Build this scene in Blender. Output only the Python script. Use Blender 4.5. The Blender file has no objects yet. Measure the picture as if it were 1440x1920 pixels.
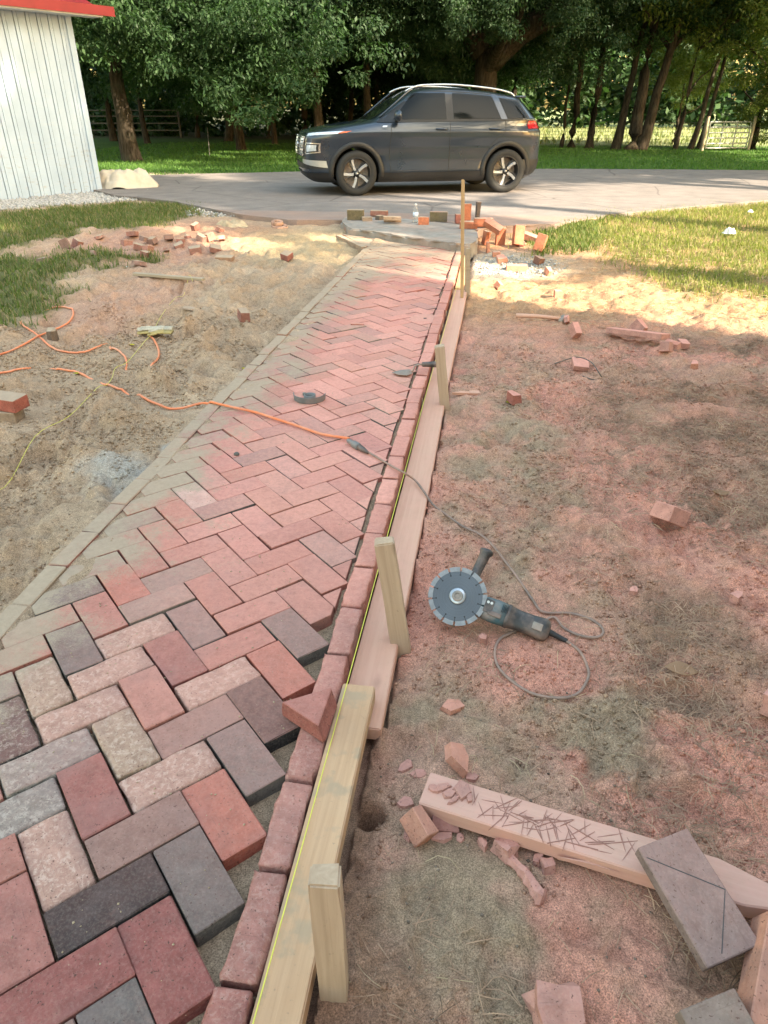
import bpy, bmesh, math, random
import numpy as np
from mathutils import Vector, Matrix, Euler, Quaternion
R = math.radians
random.seed(7); rng = np.random.default_rng(11)
scene = bpy.context.scene
COL = scene.collection

# ------------------------------------------------------------------ camera
FPX, PITCH, YAW, H = 1310.0, R(30.0), R(8.35), 1.27
cam_d = bpy.data.cameras.new('camera'); cam = bpy.data.objects.new('camera', cam_d); COL.objects.link(cam)
cam_d.sensor_fit = 'VERTICAL'; cam_d.sensor_height = 24.0; cam_d.lens = 24.0*FPX/1920.0
cam_d.clip_start = 0.05; cam_d.clip_end = 3000
cam.location = (0, 0, H); cam.rotation_euler = (R(90)-PITCH, 0, YAW)
scene.camera = cam
scene.render.resolution_x = 768; scene.render.resolution_y = 1024

# ------------------------------------------------------------------ sky and sun
SUN_EL = R(28.0)
sh_dir = Vector((-0.88, 0.47, 0)).normalized()                 # the way shadows fall
to_sun = Vector((-sh_dir.x*math.cos(SUN_EL), -sh_dir.y*math.cos(SUN_EL), math.sin(SUN_EL)))
world = bpy.data.worlds.new('World'); scene.world = world; world.use_nodes = True
wn = world.node_tree.nodes; wl = world.node_tree.links
bg = wn['Background']; sky = wn.new('ShaderNodeTexSky'); sky.sky_type = 'NISHITA'; sky.sun_disc = False
sky.sun_elevation = SUN_EL; sky.sun_rotation = math.atan2(to_sun.x, to_sun.y)
sky.air_density = 2.4; sky.dust_density = 2.6; sky.ozone_density = 0.45
wl.new(sky.outputs[0], bg.inputs[0]); bg.inputs[1].default_value = 0.12
sun_d = bpy.data.lights.new('sun', 'SUN'); sun = bpy.data.objects.new('sun', sun_d); COL.objects.link(sun)
sun_d.energy = 3.9; sun_d.angle = R(0.6); sun_d.color = (1.0, 0.86, 0.66)
sun.rotation_euler = to_sun.to_track_quat('Z', 'Y').to_euler(); sun.location = (8, -6, 12)
vs = scene.view_settings
vs.view_transform = 'Standard'; vs.look = 'None'; vs.gamma = 1.0; vs.exposure = 2.55; vs.use_curve_mapping = False

# ------------------------------------------------------------------ pixel -> place
_c, _s = math.cos(YAW), math.sin(YAW)
def ray(u, v):
    xc = (u-720)/FPX; yc = (960-v)/FPX
    Y = math.cos(PITCH)+yc*math.sin(PITCH); Z = yc*math.cos(PITCH)-math.sin(PITCH)
    return Vector((xc*_c-Y*_s, xc*_s+Y*_c, Z))
def P(u, v, z=0.0):                       # where the sight line meets the level z
    r = ray(u, v); t = (z-H)/r.z
    return Vector((r.x*t, r.y*t, z))
def PY(u, v, y):                          # where the sight line meets the upright plane at y
    r = ray(u, v); t = y/r.y
    return Vector((r.x*t, y, H+r.z*t))

# ------------------------------------------------------------------ numpy noise
def _hash(ix, iy, seed):
    h = (ix.astype(np.int64)*374761393 + iy.astype(np.int64)*668265263 + seed*1274126177) & 0xffffffff
    h = ((h ^ (h >> 13))*1274126177) & 0xffffffff
    return ((h ^ (h >> 16)) & 0xffff)/65535.0
def vnoise(x, y, seed=0):
    ix = np.floor(x); iy = np.floor(y); fx = x-ix; fy = y-iy
    fx = fx*fx*fx*(fx*(fx*6-15)+10); fy = fy*fy*fy*(fy*(fy*6-15)+10)
    a = _hash(ix, iy, seed); b = _hash(ix+1, iy, seed); c = _hash(ix, iy+1, seed); d = _hash(ix+1, iy+1, seed)
    return (a*(1-fx)+b*fx)*(1-fy)+(c*(1-fx)+d*fx)*fy
def fbm(x, y, sc, seed=0, oc=4, g=0.5):
    x = np.asarray(x, float)/sc; y = np.asarray(y, float)/sc; a = 1.0; s = 0; n = 0
    for k in range(oc):
        s = s+a*vnoise(x+17.3*k, y-9.1*k, seed+k); n += a; a *= g; x = x*2.03; y = y*2.03
    return s/n
def sstep(a, b, x): 
    t = np.clip((x-a)/(b-a), 0, 1); return t*t*(3-2*t)

# ------------------------------------------------------------------ terrain height (brick tops are z = 0)
XL, XR = -1.333, -0.300                   # outer faces of the two edging rows
CORD_PIX = [(655, 828, .010), (630, 823, .006), (600, 817, .005), (560, 803, .005), (520, 790, .005), (480, 777, .005), (440, 768, .005), (408, 761, .006), (380, 762, .008), (345, 768, .006), (318, 768, .005), (295, 760, .005), (272, 751, .003), (257, 744, -.004), (248, 741, -.014), (240, 739, -.004), (222, 732, .005), (205, 724, .003), (190, 718, -.004), (181, 714, -.013), (172, 711, -.004), (150, 703, .004), (125, 696, .004), (100, 691, -.002), (80, 690, -.016), (62, 691, -.010), (54, 693, .000), (30, 699, .004), (0, 704, .004), (-60, 712, .004), (-140, 700, .004), (-150, 690, .004), (-60, 682, .004), (0, 670, .004), (38, 654, .004), (75, 634, .007), (105, 621, .005), (128, 609, .004), (138, 595, .004), (136, 585, .004), (122, 581, .004), (103, 580, .004), (80, 585, -.006), (60, 592, -.018), (44, 600, -.010), (40, 609, .000), (55, 622, .003), (75, 634, -.001), (92, 650, .004), (108, 659, .004), (130, 662, .004), (158, 660, .003), (180, 651, .003), (200, 642, -.004), (208, 644, -.012), (206, 650, -.002), (218, 654, .004), (232, 666, .003), (237, 677, -.005), (236, 689, .0), (240, 695, -.015), (262, 696, -.012), (276, 694, -.003), (290, 681, .004), (298, 668, .004), (296, 652, .004), (288, 636, .003), (280, 628, .0)]
CORD_XY = [P(u, v, -.02) for u, v, d in CORD_PIX if u < 420]
def cord_mask(x, y):
    m = np.zeros(np.shape(x)); k = (x > -4.2) & (x < -1.2) & (y > 2.2) & (y < 5.6)
    if not k.any(): return m
    X, Y = x[k], y[k]; d = np.full(X.shape, 9.0)
    for a, b in zip(CORD_XY[:-1], CORD_XY[1:]):
        ex, ey = b.x-a.x, b.y-a.y; t = np.clip(((X-a.x)*ex+(Y-a.y)*ey)/max(ex*ex+ey*ey, 1e-9), 0, 1); d = np.minimum(d, np.hypot(X-a.x-t*ex, Y-a.y-t*ey))
    bq = P(5, 790, -.02); m[k] = np.maximum(sstep(.16, .05, d), sstep(.30, .16, np.hypot(X-bq.x, Y-bq.y))); return m
_fr = np.random.default_rng(5)
FEET = [(_fr.uniform(-3.1, -1.55), _fr.uniform(1.2, 7.5), _fr.uniform(0, 3.14), _fr.uniform(.8, 1.2)) for _ in range(46)] + [(_fr.uniform(-.02, 1.7), _fr.uniform(.7, 5.0), _fr.uniform(0, 3.14), .6) for _ in range(26)]
def footprints(x, y):
    z = np.zeros(np.shape(x))
    for cx, cy, a, k in FEET:
        m = (np.abs(x-cx) < .28) & (np.abs(y-cy) < .28)
        if not m.any(): continue
        dx, dy = x[m]-cx, y[m]-cy; u = dx*math.cos(a)+dy*math.sin(a); v = -dx*math.sin(a)+dy*math.cos(a)
        d = np.sqrt((u/.13)**2+(v/.055)**2); z[m] += k*(-.040*sstep(1.45, .55, d)+.018*np.exp(-((d-1.35)/.28)**2))
    return z
def height(x, y):
    x = np.asarray(x, float); y = np.asarray(y, float)
    det = np.clip(1.3-np.abs(y-3)/7.0, 0.15, 1)
    l1 = fbm(x, y, 0.55, 3, 3)-0.5; l2 = fbm(x, y, 0.16, 9, 4, .55)-0.5
    rdg = 1-np.abs(2*fbm(x+.3*l1, y, 0.30, 21, 3)-1); l3 = fbm(x, y, 0.055, 15, 4, .65)-.5
    r2 = 1-np.abs(2*fbm(x+.15*l2, y+.1*l1, 0.12, 27, 3)-1)
    left = -0.024 + (0.13*l1 + 0.17*l2 + 0.075*(rdg-.75) + .045*(r2-.75) + .014*l3 + footprints(x, y))*det*(1-.85*cord_mask(x, y)) - 0.045*sstep(3.0, 4.5, y)*np.exp(-((x-XL+.1)/.16)**2) + 0.02*sstep(-2.2, -3.6, x)
    wl_ = sstep(XL-.26, XL-.06, x); left = left*(1-wl_) + wl_*np.minimum(left, -.008 + .02*l2)
    # the ground lies flatter where the plank and the grinder rest
    pa, pb = P(790, 1500, -.05), P(1440, 1690, -.05); t_ = np.clip(((x-pa.x)*(pb.x-pa.x)+(y-pa.y)*(pb.y-pa.y))/((pb.x-pa.x)**2+(pb.y-pa.y)**2), 0, 1)
    fl = sstep(.20, .09, np.hypot(x-pa.x-t_*(pb.x-pa.x), y-pa.y-t_*(pb.y-pa.y))); gq = P(960, 1180, -.05); fl = np.maximum(fl, sstep(.42, .18, np.hypot(x-gq.x, y-gq.y))*.75); det = det*(1-.85*fl)
    right = -0.078 + 0.035*sstep(0.1, 1.6, x) + (0.060*l1 + 0.075*l2 + .045*(r2-.75) + .030*l3 + .8*footprints(x, y))*det
    # hole beside the board
    hx, hy = P(692, 1520, -0.07)[:2]
    right = right - 0.10*np.exp(-(((x-hx)/.030)**2+((y-hy)/.026)**2)**2)
    bed = -0.040 + 0.016*l2 + 0.008*l1
    cov = sstep(0.50, 0.80, 0.95*sstep(-1.02, -1.30, x)*sstep(.7, 1.6, y)+0.75*(fbm(x, y, 0.22, 5, 3)-.5)+0.10)
    bed = bed*(1-cov) + cov*(-0.0065+0.016*(fbm(x, y, .10, 31, 3)-.45))
    bed = np.where(x < -1.40, bed, bed)
    z = np.where(x < XL, left, np.where(x < -0.305, bed, np.where(x < np.where(y < 1.25, -.204, -.178), -.115, right)))
    ef = sstep(-.43, -.39, x)*sstep(1.5, 1.75, y); z = np.where((x > XL+.05) & (x < -.305), z*(1-ef)-.020*ef, z)
    e = sstep(XL-.02, XL+.02, x); z = np.where(np.abs(x-XL) < .02, left*(1-e)+bed*e, z)
    far = sstep(7.2, 8.6, y)
    z = z*(1-.75*sstep(8.2, 10, y)) + far*0.030*np.where(x > -0.2, 1, .6)
    z = np.where(y > 9.0, np.minimum(z, 0.055), z)
    return z
def hz(x, y): return float(height(np.array([x]), np.array([y]))[0])
def hs(x, y, r=.06):                       # ground level as a thing of radius r would find it
    a = np.arange(8)*math.pi/4; h = height(np.append(x+r*np.cos(a), x), np.append(y+r*np.sin(a), y)); return float(max(h[-1], h.mean()))
def PG(u, v):                              # the sight line meets the uneven ground
    p = P(u, v, 0)
    for _ in range(4): p = P(u, v, hz(p.x, p.y))
    return p

# ------------------------------------------------------------------ object helpers
def tag(o, label=None, cat=None, group=None, kind=None):
    if label: o['label'] = label
    if cat: o['category'] = cat
    if group: o['group'] = group
    if kind: o['kind'] = kind
    return o
def empty(name, loc=(0,0,0), rz=0.0):
    o = bpy.data.objects.new(name, None); COL.objects.link(o); o.location = loc; o.rotation_euler = (0,0,rz)
    o.empty_display_size = .05; return o
def link(name, me, mat=None, parent=None, smooth=False):
    o = bpy.data.objects.new(name, me); COL.objects.link(o)
    if mat and not me.materials: me.materials.append(mat)
    if parent: o.parent = parent
    if smooth:
        for p in me.polygons: p.use_smooth = True
    return o
def obj(name, bm, mat=None, parent=None, smooth=False):
    me = bpy.data.meshes.new(name); bmesh.ops.recalc_face_normals(bm, faces=bm.faces); bm.to_mesh(me); bm.free()
    return link(name, me, mat, parent, smooth)
def npmesh(name, V, F, mat=None, parent=None, smooth=False):
    V = np.asarray(V, np.float32); F = np.asarray(F, np.int32)
    me = bpy.data.meshes.new(name); k = F.shape[1]
    me.vertices.add(len(V)); me.vertices.foreach_set('co', V.ravel())
    me.loops.add(F.size); me.loops.foreach_set('vertex_index', F.ravel())
    me.polygons.add(len(F)); me.polygons.foreach_set('loop_start', np.arange(0, F.size, k, dtype=np.int32))
    me.update(calc_edges=True)
    if smooth: me.polygons.foreach_set('use_smooth', np.ones(len(F), bool))
    return link(name, me, mat, parent)
def copy_tree(o, parent=None):
    c = o.copy(); COL.objects.link(c); c.parent = parent
    for ch in list(o.children): copy_tree(ch, c)
    return c
def box(bm, c, d, m=None):
    r = bmesh.ops.create_cube(bm, size=1.0)['verts']
    for v in r:
        v.co = Vector((v.co.x*d[0], v.co.y*d[1], v.co.z*d[2]))+Vector(c)
        if m: v.co = m @ v.co
    return r
def boxbm(d, bev=0, seg=1, c=(0,0,0)):
    bm = bmesh.new(); box(bm, c, d)
    if bev: bmesh.ops.bevel(bm, geom=bm.edges[:], offset=bev, segments=seg, affect='EDGES', profile=.6)
    return bm
def tube(bm, pts, rad, seg=8, cap=True, flat=1.0):
    pts = [Vector(p) for p in pts]; n = len(pts)
    rad = [rad]*n if not hasattr(rad, '__len__') else rad
    rings = []; up = Vector((0,0,1))
    for i in range(n):
        t = (pts[min(i+1, n-1)]-pts[max(i-1, 0)])
        t = t.normalized() if t.length > 1e-9 else Vector((0,0,1))
        a = up.cross(t)
        if a.length < .05: a = Vector((1,0,0)).cross(t)
        a.normalize(); b = t.cross(a)
        rings.append([bm.verts.new(pts[i]+a*(rad[i]*math.cos(2*math.pi*k/seg))+b*(rad[i]*flat*math.sin(2*math.pi*k/seg))) for k in range(seg)])
    for i in range(n-1):
        for k in range(seg):
            bm.faces.new((rings[i][k], rings[i][(k+1)%seg], rings[i+1][(k+1)%seg], rings[i+1][k]))
    if cap: bm.faces.new(rings[0][::-1]); bm.faces.new(rings[-1])
def smooth_path(pts, n=8):
    pts = [Vector(p) for p in pts]; out = []
    for i in range(len(pts)-1):
        p0 = pts[max(i-1, 0)]; p1 = pts[i]; p2 = pts[i+1]; p3 = pts[min(i+2, len(pts)-1)]
        for k in range(n):
            t = k/n
            out.append(0.5*((2*p1)+(p2-p0)*t+(2*p0-5*p1+4*p2-p3)*t*t+(3*p1-p0-3*p2+p3)*t**3))
    out.append(pts[-1]); return out
def lathe(bm, prof, seg=24, m=None, close=False):       # prof: list of (r, h) round local z
    rings = []
    for r, h in prof:
        if r < 1e-6: rings.append([bm.verts.new((0,0,h))]*seg); continue
        rings.append([bm.verts.new((r*math.cos(2*math.pi*k/seg), r*math.sin(2*math.pi*k/seg), h)) for k in range(seg)])
    for i in range(len(rings)-1):
        for k in range(seg):
            q = [rings[i][k], rings[i][(k+1)%seg], rings[i+1][(k+1)%seg], rings[i+1][k]]
            u = []
            for w in q:
                if w not in u: u.append(w)
            if len(u) > 2:
                try: bm.faces.new(u)
                except ValueError: pass
    if m:
        done = set()
        for ring in rings:
            for v in ring:
                if v not in done: v.co = m @ v.co; done.add(v)
def prism(bm, poly, z0, z1):                              # poly: xy outline
    a = [bm.verts.new((p[0], p[1], z0)) for p in poly]; b = [bm.verts.new((p[0], p[1], z1)) for p in poly]
    n = len(poly); bm.faces.new(a[::-1]); bm.faces.new(b)
    for i in range(n): bm.faces.new((a[i], a[(i+1)%n], b[(i+1)%n], b[i]))

# ------------------------------------------------------------------ materials
MAT = {}
class NT:
    def __init__(s, name):
        s.m = bpy.data.materials.new(name); s.m.use_nodes = True; s.t = s.m.node_tree; s.n = s.t.nodes
        s.b = s.n['Principled BSDF']; s.out = s.n['Material Output']; MAT[name] = s.m
    def add(s, kind, **kw):
        n = s.n.new(kind)
        for k, v in kw.items(): setattr(n, k, v)
        return n
    def l(s, a, b): s.t.links.new(a, b)
    def coord(s, which='Object'):
        n = s.add('ShaderNodeTexCoord'); return n.outputs[which]
    def pos(s): return s.add('ShaderNodeNewGeometry').outputs['Position']
    def map(s, src, scale=(1,1,1), rot=(0,0,0)):
        n = s.add('ShaderNodeMapping'); n.inputs['Scale'].default_value = scale; n.inputs['Rotation'].default_value = rot
        s.l(src, n.inputs[0]); return n.outputs[0]
    def noise(s, src, scale, detail=4, rough=.55, dist=0.0):
        n = s.add('ShaderNodeTexNoise'); n.inputs['Scale'].default_value = scale; n.inputs['Detail'].default_value = detail
        n.inputs['Roughness'].default_value = rough; n.inputs['Distortion'].default_value = dist
        s.l(src, n.inputs['Vector']); return n.outputs['Fac']
    def voro(s, src, scale, feature='F1'):
        n = s.add('ShaderNodeTexVoronoi'); n.feature = feature; n.inputs['Scale'].default_value = scale; s.l(src, n.inputs['Vector']); return n
    def ramp(s, src, stops):
        n = s.add('ShaderNodeValToRGB'); e = n.color_ramp.elements
        while len(e) < len(stops): e.new(.5)
        for i, (p, c) in enumerate(stops):
            e[i].position = p; e[i].color = (c, c, c, 1) if not hasattr(c, '__len__') else (*c, 1)
        s.l(src, n.inputs[0]); return n.outputs[0]
    def mix(s, fac, a, b, mode='MIX'):
        n = s.add('ShaderNodeMix'); n.data_type = 'RGBA'; n.blend_type = mode
        for i, v in ((0, fac), (6, a), (7, b)):
            if hasattr(v, 'is_linked') or hasattr(v, 'links'): s.l(v, n.inputs[i])
            elif i == 0: n.inputs[0].default_value = v
            else: n.inputs[i].default_value = (*v, 1) if len(v) == 3 else v
        return n.outputs[2]
    def math(s, op, a, b=0.0, clamp=False):
        n = s.add('ShaderNodeMath'); n.operation = op; n.use_clamp = clamp
        for i, v in ((0, a), (1, b)):
            if hasattr(v, 'links'): s.l(v, n.inputs[i])
            else: n.inputs[i].default_value = v
        return n.outputs[0]
    def bump(s, h, strength=.4, dist=.01, prev=None):
        n = s.add('ShaderNodeBump'); n.inputs['Strength'].default_value = strength; n.inputs['Distance'].default_value = dist
        s.l(h, n.inputs['Height'])
        if prev: s.l(prev, n.inputs['Normal'])
        return n.outputs[0]
    def set(s, col=None, rough=None, metal=None, normal=None, spec=None):
        for k, v in (('Base Color', col), ('Roughness', rough), ('Metallic', metal), ('Specular IOR Level', spec)):
            if v is None: continue
            if hasattr(v, 'links'): s.l(v, s.b.inputs[k])
            else: s.b.inputs[k].default_value = (*v, 1) if hasattr(v, '__len__') else v
        if normal: s.l(normal, s.b.inputs['Normal'])
        return s.m

def simple(name, col, rough=.6, metal=0.0, spec=.5, var=.25, scale=30, bump=0.0, dust=None, dustamt=.3):
    n = NT(name); c = n.coord()
    f = n.noise(c, scale, 5, .6)
    cc = n.mix(n.ramp(f, [(.3, 0), (.7, 1)]), [k*(1-var) for k in col], [min(1, k*(1+var)) for k in col])
    if dust:
        d = n.noise(c, scale*.35, 5, .65)
        cc = n.mix(n.math('MULTIPLY', n.ramp(d, [(.42, 0), (.68, 1)]), dustamt), cc, dust)
    n.set(cc, rough, metal, spec=spec)
    if bump: n.set(normal=n.bump(f, bump, .004))
    return n.m

def brick_material():
    n = NT('brick'); oi = n.add('ShaderNodeObjectInfo'); base = oi.outputs['Color']; rnd = oi.outputs['Random']
    p = n.pos(); co = n.coord()
    geo = n.add('ShaderNodeNewGeometry'); sep = n.add('ShaderNodeSeparateXYZ'); n.l(p, sep.inputs[0])
    nsep = n.add('ShaderNodeSeparateXYZ'); n.l(geo.outputs['Normal'], nsep.inputs[0])
    upf = n.ramp(nsep.outputs[2], [(.35, 0), (.8, 1)])
    X, Y = sep.outputs[0], sep.outputs[1]
    # fired-clay mottling
    f1 = n.noise(p, 26, 5, .6); f2 = n.noise(p, 160, 4, .7)
    c = n.mix(n.ramp(f1, [(.3, 0), (.72, 1)]), n.mix(.75, base, (.0, .0, .0), 'MIX'), base)
    c = n.mix(.55, base, c)
    c = n.mix(n.ramp(f2, [(.46, .0), (.75, .22)]), c, n.mix(.5, base, (.75, .62, .52)))
    # tumbled bricks (object alpha 0) are scuffed pale and dark
    tm = n.math('SUBTRACT', 1.0, oi.outputs['Alpha']); mo = n.noise(p, 75, 6, .75, .5)
    c = n.mix(n.math('MULTIPLY', tm, n.ramp(mo, [(.50, 0), (.60, .85)])), c, n.mix(.45, base, (.62, .52, .44)))
    c = n.mix(n.math('MULTIPLY', tm, n.ramp(mo, [(.34, .7), (.44, 0)])), c, n.mix(.6, base, (.06, .05, .045)))
    # flashing: a darker or greyer cloud from the kiln
    fl = n.noise(p, 7.5, 3, .5); c = n.mix(n.ramp(fl, [(.52, 0), (.66, .5)]), c, n.mix(.6, base, (.16, .13, .125)))
    # drag marks and dark iron pits
    st = n.noise(n.map(co, (14, 260, 100)), 1.0, 3, .6)
    c = n.mix(n.ramp(st, [(.60, 0), (.72, .35)]), c, (.07, .05, .045))
    pit = n.noise(p, 190, 2, .5, .4)
    c = n.mix(n.ramp(pit, [(.655, 0), (.70, .8)]), c, (.035, .025, .022))
    # red saw dust that lies on the finished part of the path
    dn = n.noise(p, 2.3, 5, .6); dn2 = n.noise(p, 55, 5, .75)
    ya = n.ramp(n.math('MULTIPLY', Y, .1), [(.06, .1), (.13, .5), (.22, 1), (.46, 1), (.60, .8), (.78, .7)])
    xa = n.ramp(n.math('ADD', X, 1.6), [(.15, .1), (.42, .55), (.75, 1)])
    dm = n.math('MULTIPLY', n.math('MULTIPLY', ya, xa), n.ramp(dn, [(.22, .5), (.46, 1)]))
    dm = n.math('MULTIPLY', dm, n.ramp(dn2, [(.25, .6), (.6, 1)]))
    dm = n.math('MULTIPLY', dm, n.ramp(rnd, [(0, .72), (1, 1.15)]))
    dm = n.math('MAXIMUM', dm, n.math('MULTIPLY', n.ramp(n.noise(p, 14, 6, .75), [(.45, .02), (.66, .5)]), .36))
    dm = n.math('MULTIPLY', n.math('MULTIPLY', dm, upf), .86, True)
    c = n.mix(dm, c, n.mix(dn2, (.64, .29, .23), (.74, .355, .285)))
    # grains of bedding sand swept over the left side
    sx = n.ramp(n.math('ADD', X, 1.5), [(.16, 1.0), (.55, .30), (.85, .10), (1.0, .05)])
    sn = n.noise(p, 3.6, 5, .6); sg = n.noise(p, 210, 3, .8)
    sm = n.math('ADD', n.math('MULTIPLY', sx, 1.0), n.math('MULTIPLY', n.math('SUBTRACT', sn, .5), 1.9))
    sm = n.math('ADD', sm, n.ramp(n.math('MULTIPLY', Y, .1), [(.56, 0), (.66, .42), (.78, .6)]))
    sm = n.math('ADD', sm, n.math('MULTIPLY', n.math('SUBTRACT', sg, .5), .9))
    sm = n.math('ADD', sm, n.math('MULTIPLY', n.math('SUBTRACT', n.noise(p, 30, 6, .75), .5), .8))
    sm = n.ramp(sm, [(.42, 0), (.78, .92)])
    sm = n.math('MULTIPLY', n.math('MULTIPLY', sm, upf), n.ramp(n.math('MULTIPLY', Y, .1), [(.05, .25), (.11, .8), (.16, 1)]))
    c = n.mix(sm, c, n.mix(n.noise(p, 45, 6, .8), (.24, .180, .128), (.50, .39, .285)))
    nb = n.bump(n.noise(p, 120, 5, .65), .35, .004); nb = n.bump(pit, .25, .003, nb)
    n.set(c, .9, 0, nb, .12); return n.m
brick_material()

def ground_material():
    n = NT('earth'); a = n.add('ShaderNodeAttribute'); a.attribute_name = 'Col'; p = n.pos()
    g1 = n.noise(p, 330, 2, .8); g2 = n.noise(p, 34, 6, .7); g3 = n.noise(p, 6, 5, .6)
    c = n.mix(1.0, a.outputs['Color'], n.ramp(g2, [(.28, .74), (.5, 1), (.75, 1.2)]), 'MULTIPLY')
    c = n.mix(1.0, c, n.ramp(g1, [(.30, .45), (.5, 1), (.72, 1.6)]), 'MULTIPLY')
    c = n.mix(1.0, c, n.ramp(g3, [(.3, .85), (.7, 1.12)]), 'MULTIPLY')
    g4 = n.noise(p, 85, 6, .85); c = n.mix(1.0, c, n.ramp(g4, [(.34, .62), (.46, .97), (.54, 1.03), (.68, 1.26)]), 'MULTIPLY')
    nb = n.bump(n.noise(p, 24, 9, .66), .7, .018); nb = n.bump(g4, .6, .006, nb)
    n.set(c, .95, 0, nb, .15); return n.m
ground_material()

def drive_material():
    n = NT('driveway_concrete'); p = n.pos(); sep = n.add('ShaderNodeSeparateXYZ'); n.l(p, sep.inputs[0])
    f = n.noise(p, 3.0, 6, .6); g = n.noise(p, 60, 5, .75); v = n.voro(p, 55)
    c = n.mix(n.ramp(f, [(.3, 0), (.7, 1)]), (.17, .148, .136), (.24, .208, .19))
    c = n.mix(1.0, c, n.ramp(g, [(.3, .75), (.7, 1.2)]), 'MULTIPLY')
    c = n.mix(n.ramp(v.outputs['Distance'], [(.0, .35), (.25, 0)]), c, (.30, .26, .235))
    crk = n.voro(n.map(n.mix(.25, p, n.add('ShaderNodeTexNoise').outputs['Color']), (1,1,1)), .55, 'DISTANCE_TO_EDGE')
    c = n.mix(n.ramp(crk.outputs['Distance'], [(.0, .6), (.008, 0)]), c, (.06, .05, .045))
    # red dust drifted towards the works
    ds = n.ramp(n.math('MULTIPLY', sep.outputs[1], .1), [(.80, .75), (1.12, .42), (1.35, .08), (1.6, 0)])
    c = n.mix(n.math('MULTIPLY', ds, n.ramp(n.noise(p, 1.3, 5, .6), [(.3, .35), (.65, 1)])), c, (.40, .235, .17))
    n.set(c, .9, 0, n.bump(g, .5, .006), .2); return n.m
drive_material()

def wood_material(name, light, dark, dustc=None, dust=0.0, rot=(0,0,0), stain=None):
    up = rot[1] > 0; rot = (0, 0, 0); ax = (lambda a, b: (b, b, a) if up else (a, b, b))
    n = NT(name); co = n.coord(); m = n.map(co, ax(2.0, 60), rot)
    f = n.noise(m, 1.0, 6, .62, .6); w = n.noise(n.map(co, ax(.9, 14), rot), 1.0, 4, .5, 1.2)
    c = n.mix(n.ramp(f, [(.32, 1), (.62, 0)]), light, dark)
    c = n.mix(n.ramp(w, [(.35, .45), (.6, 0)]), c, dark)
    kn = n.voro(n.map(co, ax(3.2, 9), rot), 1.0)
    c = n.mix(n.ramp(kn.outputs['Distance'], [(.04, .8), (.13, 0)]), c, [k*.35 for k in dark])
    sp = n.noise(n.pos(), 95, 4, .7); c = n.mix(n.ramp(sp, [(.63, 0), (.72, .6)]), c, (.12, .09, .065))
    if stain: c = n.mix(n.ramp(n.noise(n.pos(), 9, 5, .6), [(.52, 0), (.60, .9)]), c, stain)
    if dustc:
        d = n.noise(n.pos(), 12, 5, .7); c = n.mix(n.math('MULTIPLY', n.ramp(d, [(.2, .55), (.6, 1)]), dust), c, dustc)
    n.set(c, .8, 0, n.bump(f, .35, .004), .25); return n.m
wood_material('fresh_pine', (.62, .375, .215), (.45, .25, .13), (.52, .35, .235), .45, stain=(.34, .25, .16))
wood_material('dusty_pine', (.60, .40, .28), (.44, .25, .17), (.66, .36, .27), .75)
wood_material('weathered_stake', (.52, .385, .275), (.34, .235, .155), (.50, .36, .26), .35, rot=(0, R(90), 0))
wood_material('thin_batten', (.50, .36, .20), (.38, .24, .12), rot=(0, R(90), 0))
wood_material('scored_plank', (.54, .40, .30), (.36, .24, .17), (.62, .33, .27), .85)
wood_material('grey_wood', (.40, .33, .25), (.27, .21, .15), (.38, .31, .22), .4)

def leaf_material(name, c1, c2, tr=.35, hue=None):
    n = NT(name); g = n.add('ShaderNodeNewGeometry'); oi = n.add('ShaderNodeObjectInfo')
    c = n.mix(g.outputs['Random Per Island'], c1, c2)
    c = n.mix(n.math('MULTIPLY', oi.outputs['Random'], .5), c, [k*1.25 for k in c2])
    n.set(c, .55, 0, spec=.25)
    t = n.add('ShaderNodeBsdfTranslucent'); n.l(n.mix(1.0, c, (1.05, 1.35, .60), 'MULTIPLY'), t.inputs[0])
    ms = n.add('ShaderNodeMixShader'); ms.inputs[0].default_value = tr
    n.l(n.b.outputs[0], ms.inputs[1]); n.l(t.outputs[0], ms.inputs[2]); n.l(ms.outputs[0], n.out.inputs[0]); return n.m
leaf_material('leaves', (.017, .042, .018), (.044, .084, .032))
leaf_material('leaves_bluish', (.020, .046, .024), (.046, .080, .036), .3)
leaf_material('leaves_yellow', (.055, .085, .020), (.11, .13, .03), .45)
leaf_material('grass_blades', (.050, .085, .020), (.125, .155, .042), .35)
leaf_material('lawn_blades', (.042, .100, .018), (.085, .165, .034), .35)
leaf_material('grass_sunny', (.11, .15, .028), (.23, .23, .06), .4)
leaf_material('meadow_blades', (.13, .16, .07), (.24, .25, .12), .3)
leaf_material('grass_dry', (.20, .16, .075), (.33, .25, .13), .25)
leaf_material('yellow_leaf', (.42, .34, .03), (.5, .4, .05), .3)
leaf_material('dead_leaf', (.28, .15, .08), (.38, .22, .13), .2)

def bark_material():
    n = NT('bark'); co = n.pos(); f = n.noise(n.map(co, (9, 9, 1.6)), 2.2, 6, .65, .3)
    c = n.mix(n.ramp(f, [(.35, 0), (.68, 1)]), (.018, .014, .010), (.080, .062, .045))
    c = n.mix(n.ramp(n.noise(co, 3.5, 4, .6), [(.55, 0), (.75, .5)]), c, (.07, .075, .05))
    n.set(c, .95, 0, n.bump(f, .9, .03), .15); return n.m
bark_material()
simple('straw', (.33, .21, .14), .9, var=.6, scale=9)
simple('pale_straw', (.44, .33, .20), .9, var=.35, scale=9)
simple('stone_chip', (.33, .315, .295), .9, var=.45, scale=22, bump=.4)
simple('sand_crumb', (.37, .285, .185), .95, var=.35, scale=14)
simple('red_crumb', (.36, .215, .155), .95, var=.55, scale=14)
simple('dark_debris', (.19, .14, .105), .95, var=.6, scale=14)
simple('rock', (.36, .34, .31), .9, var=.5, scale=30, bump=.6)
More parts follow.
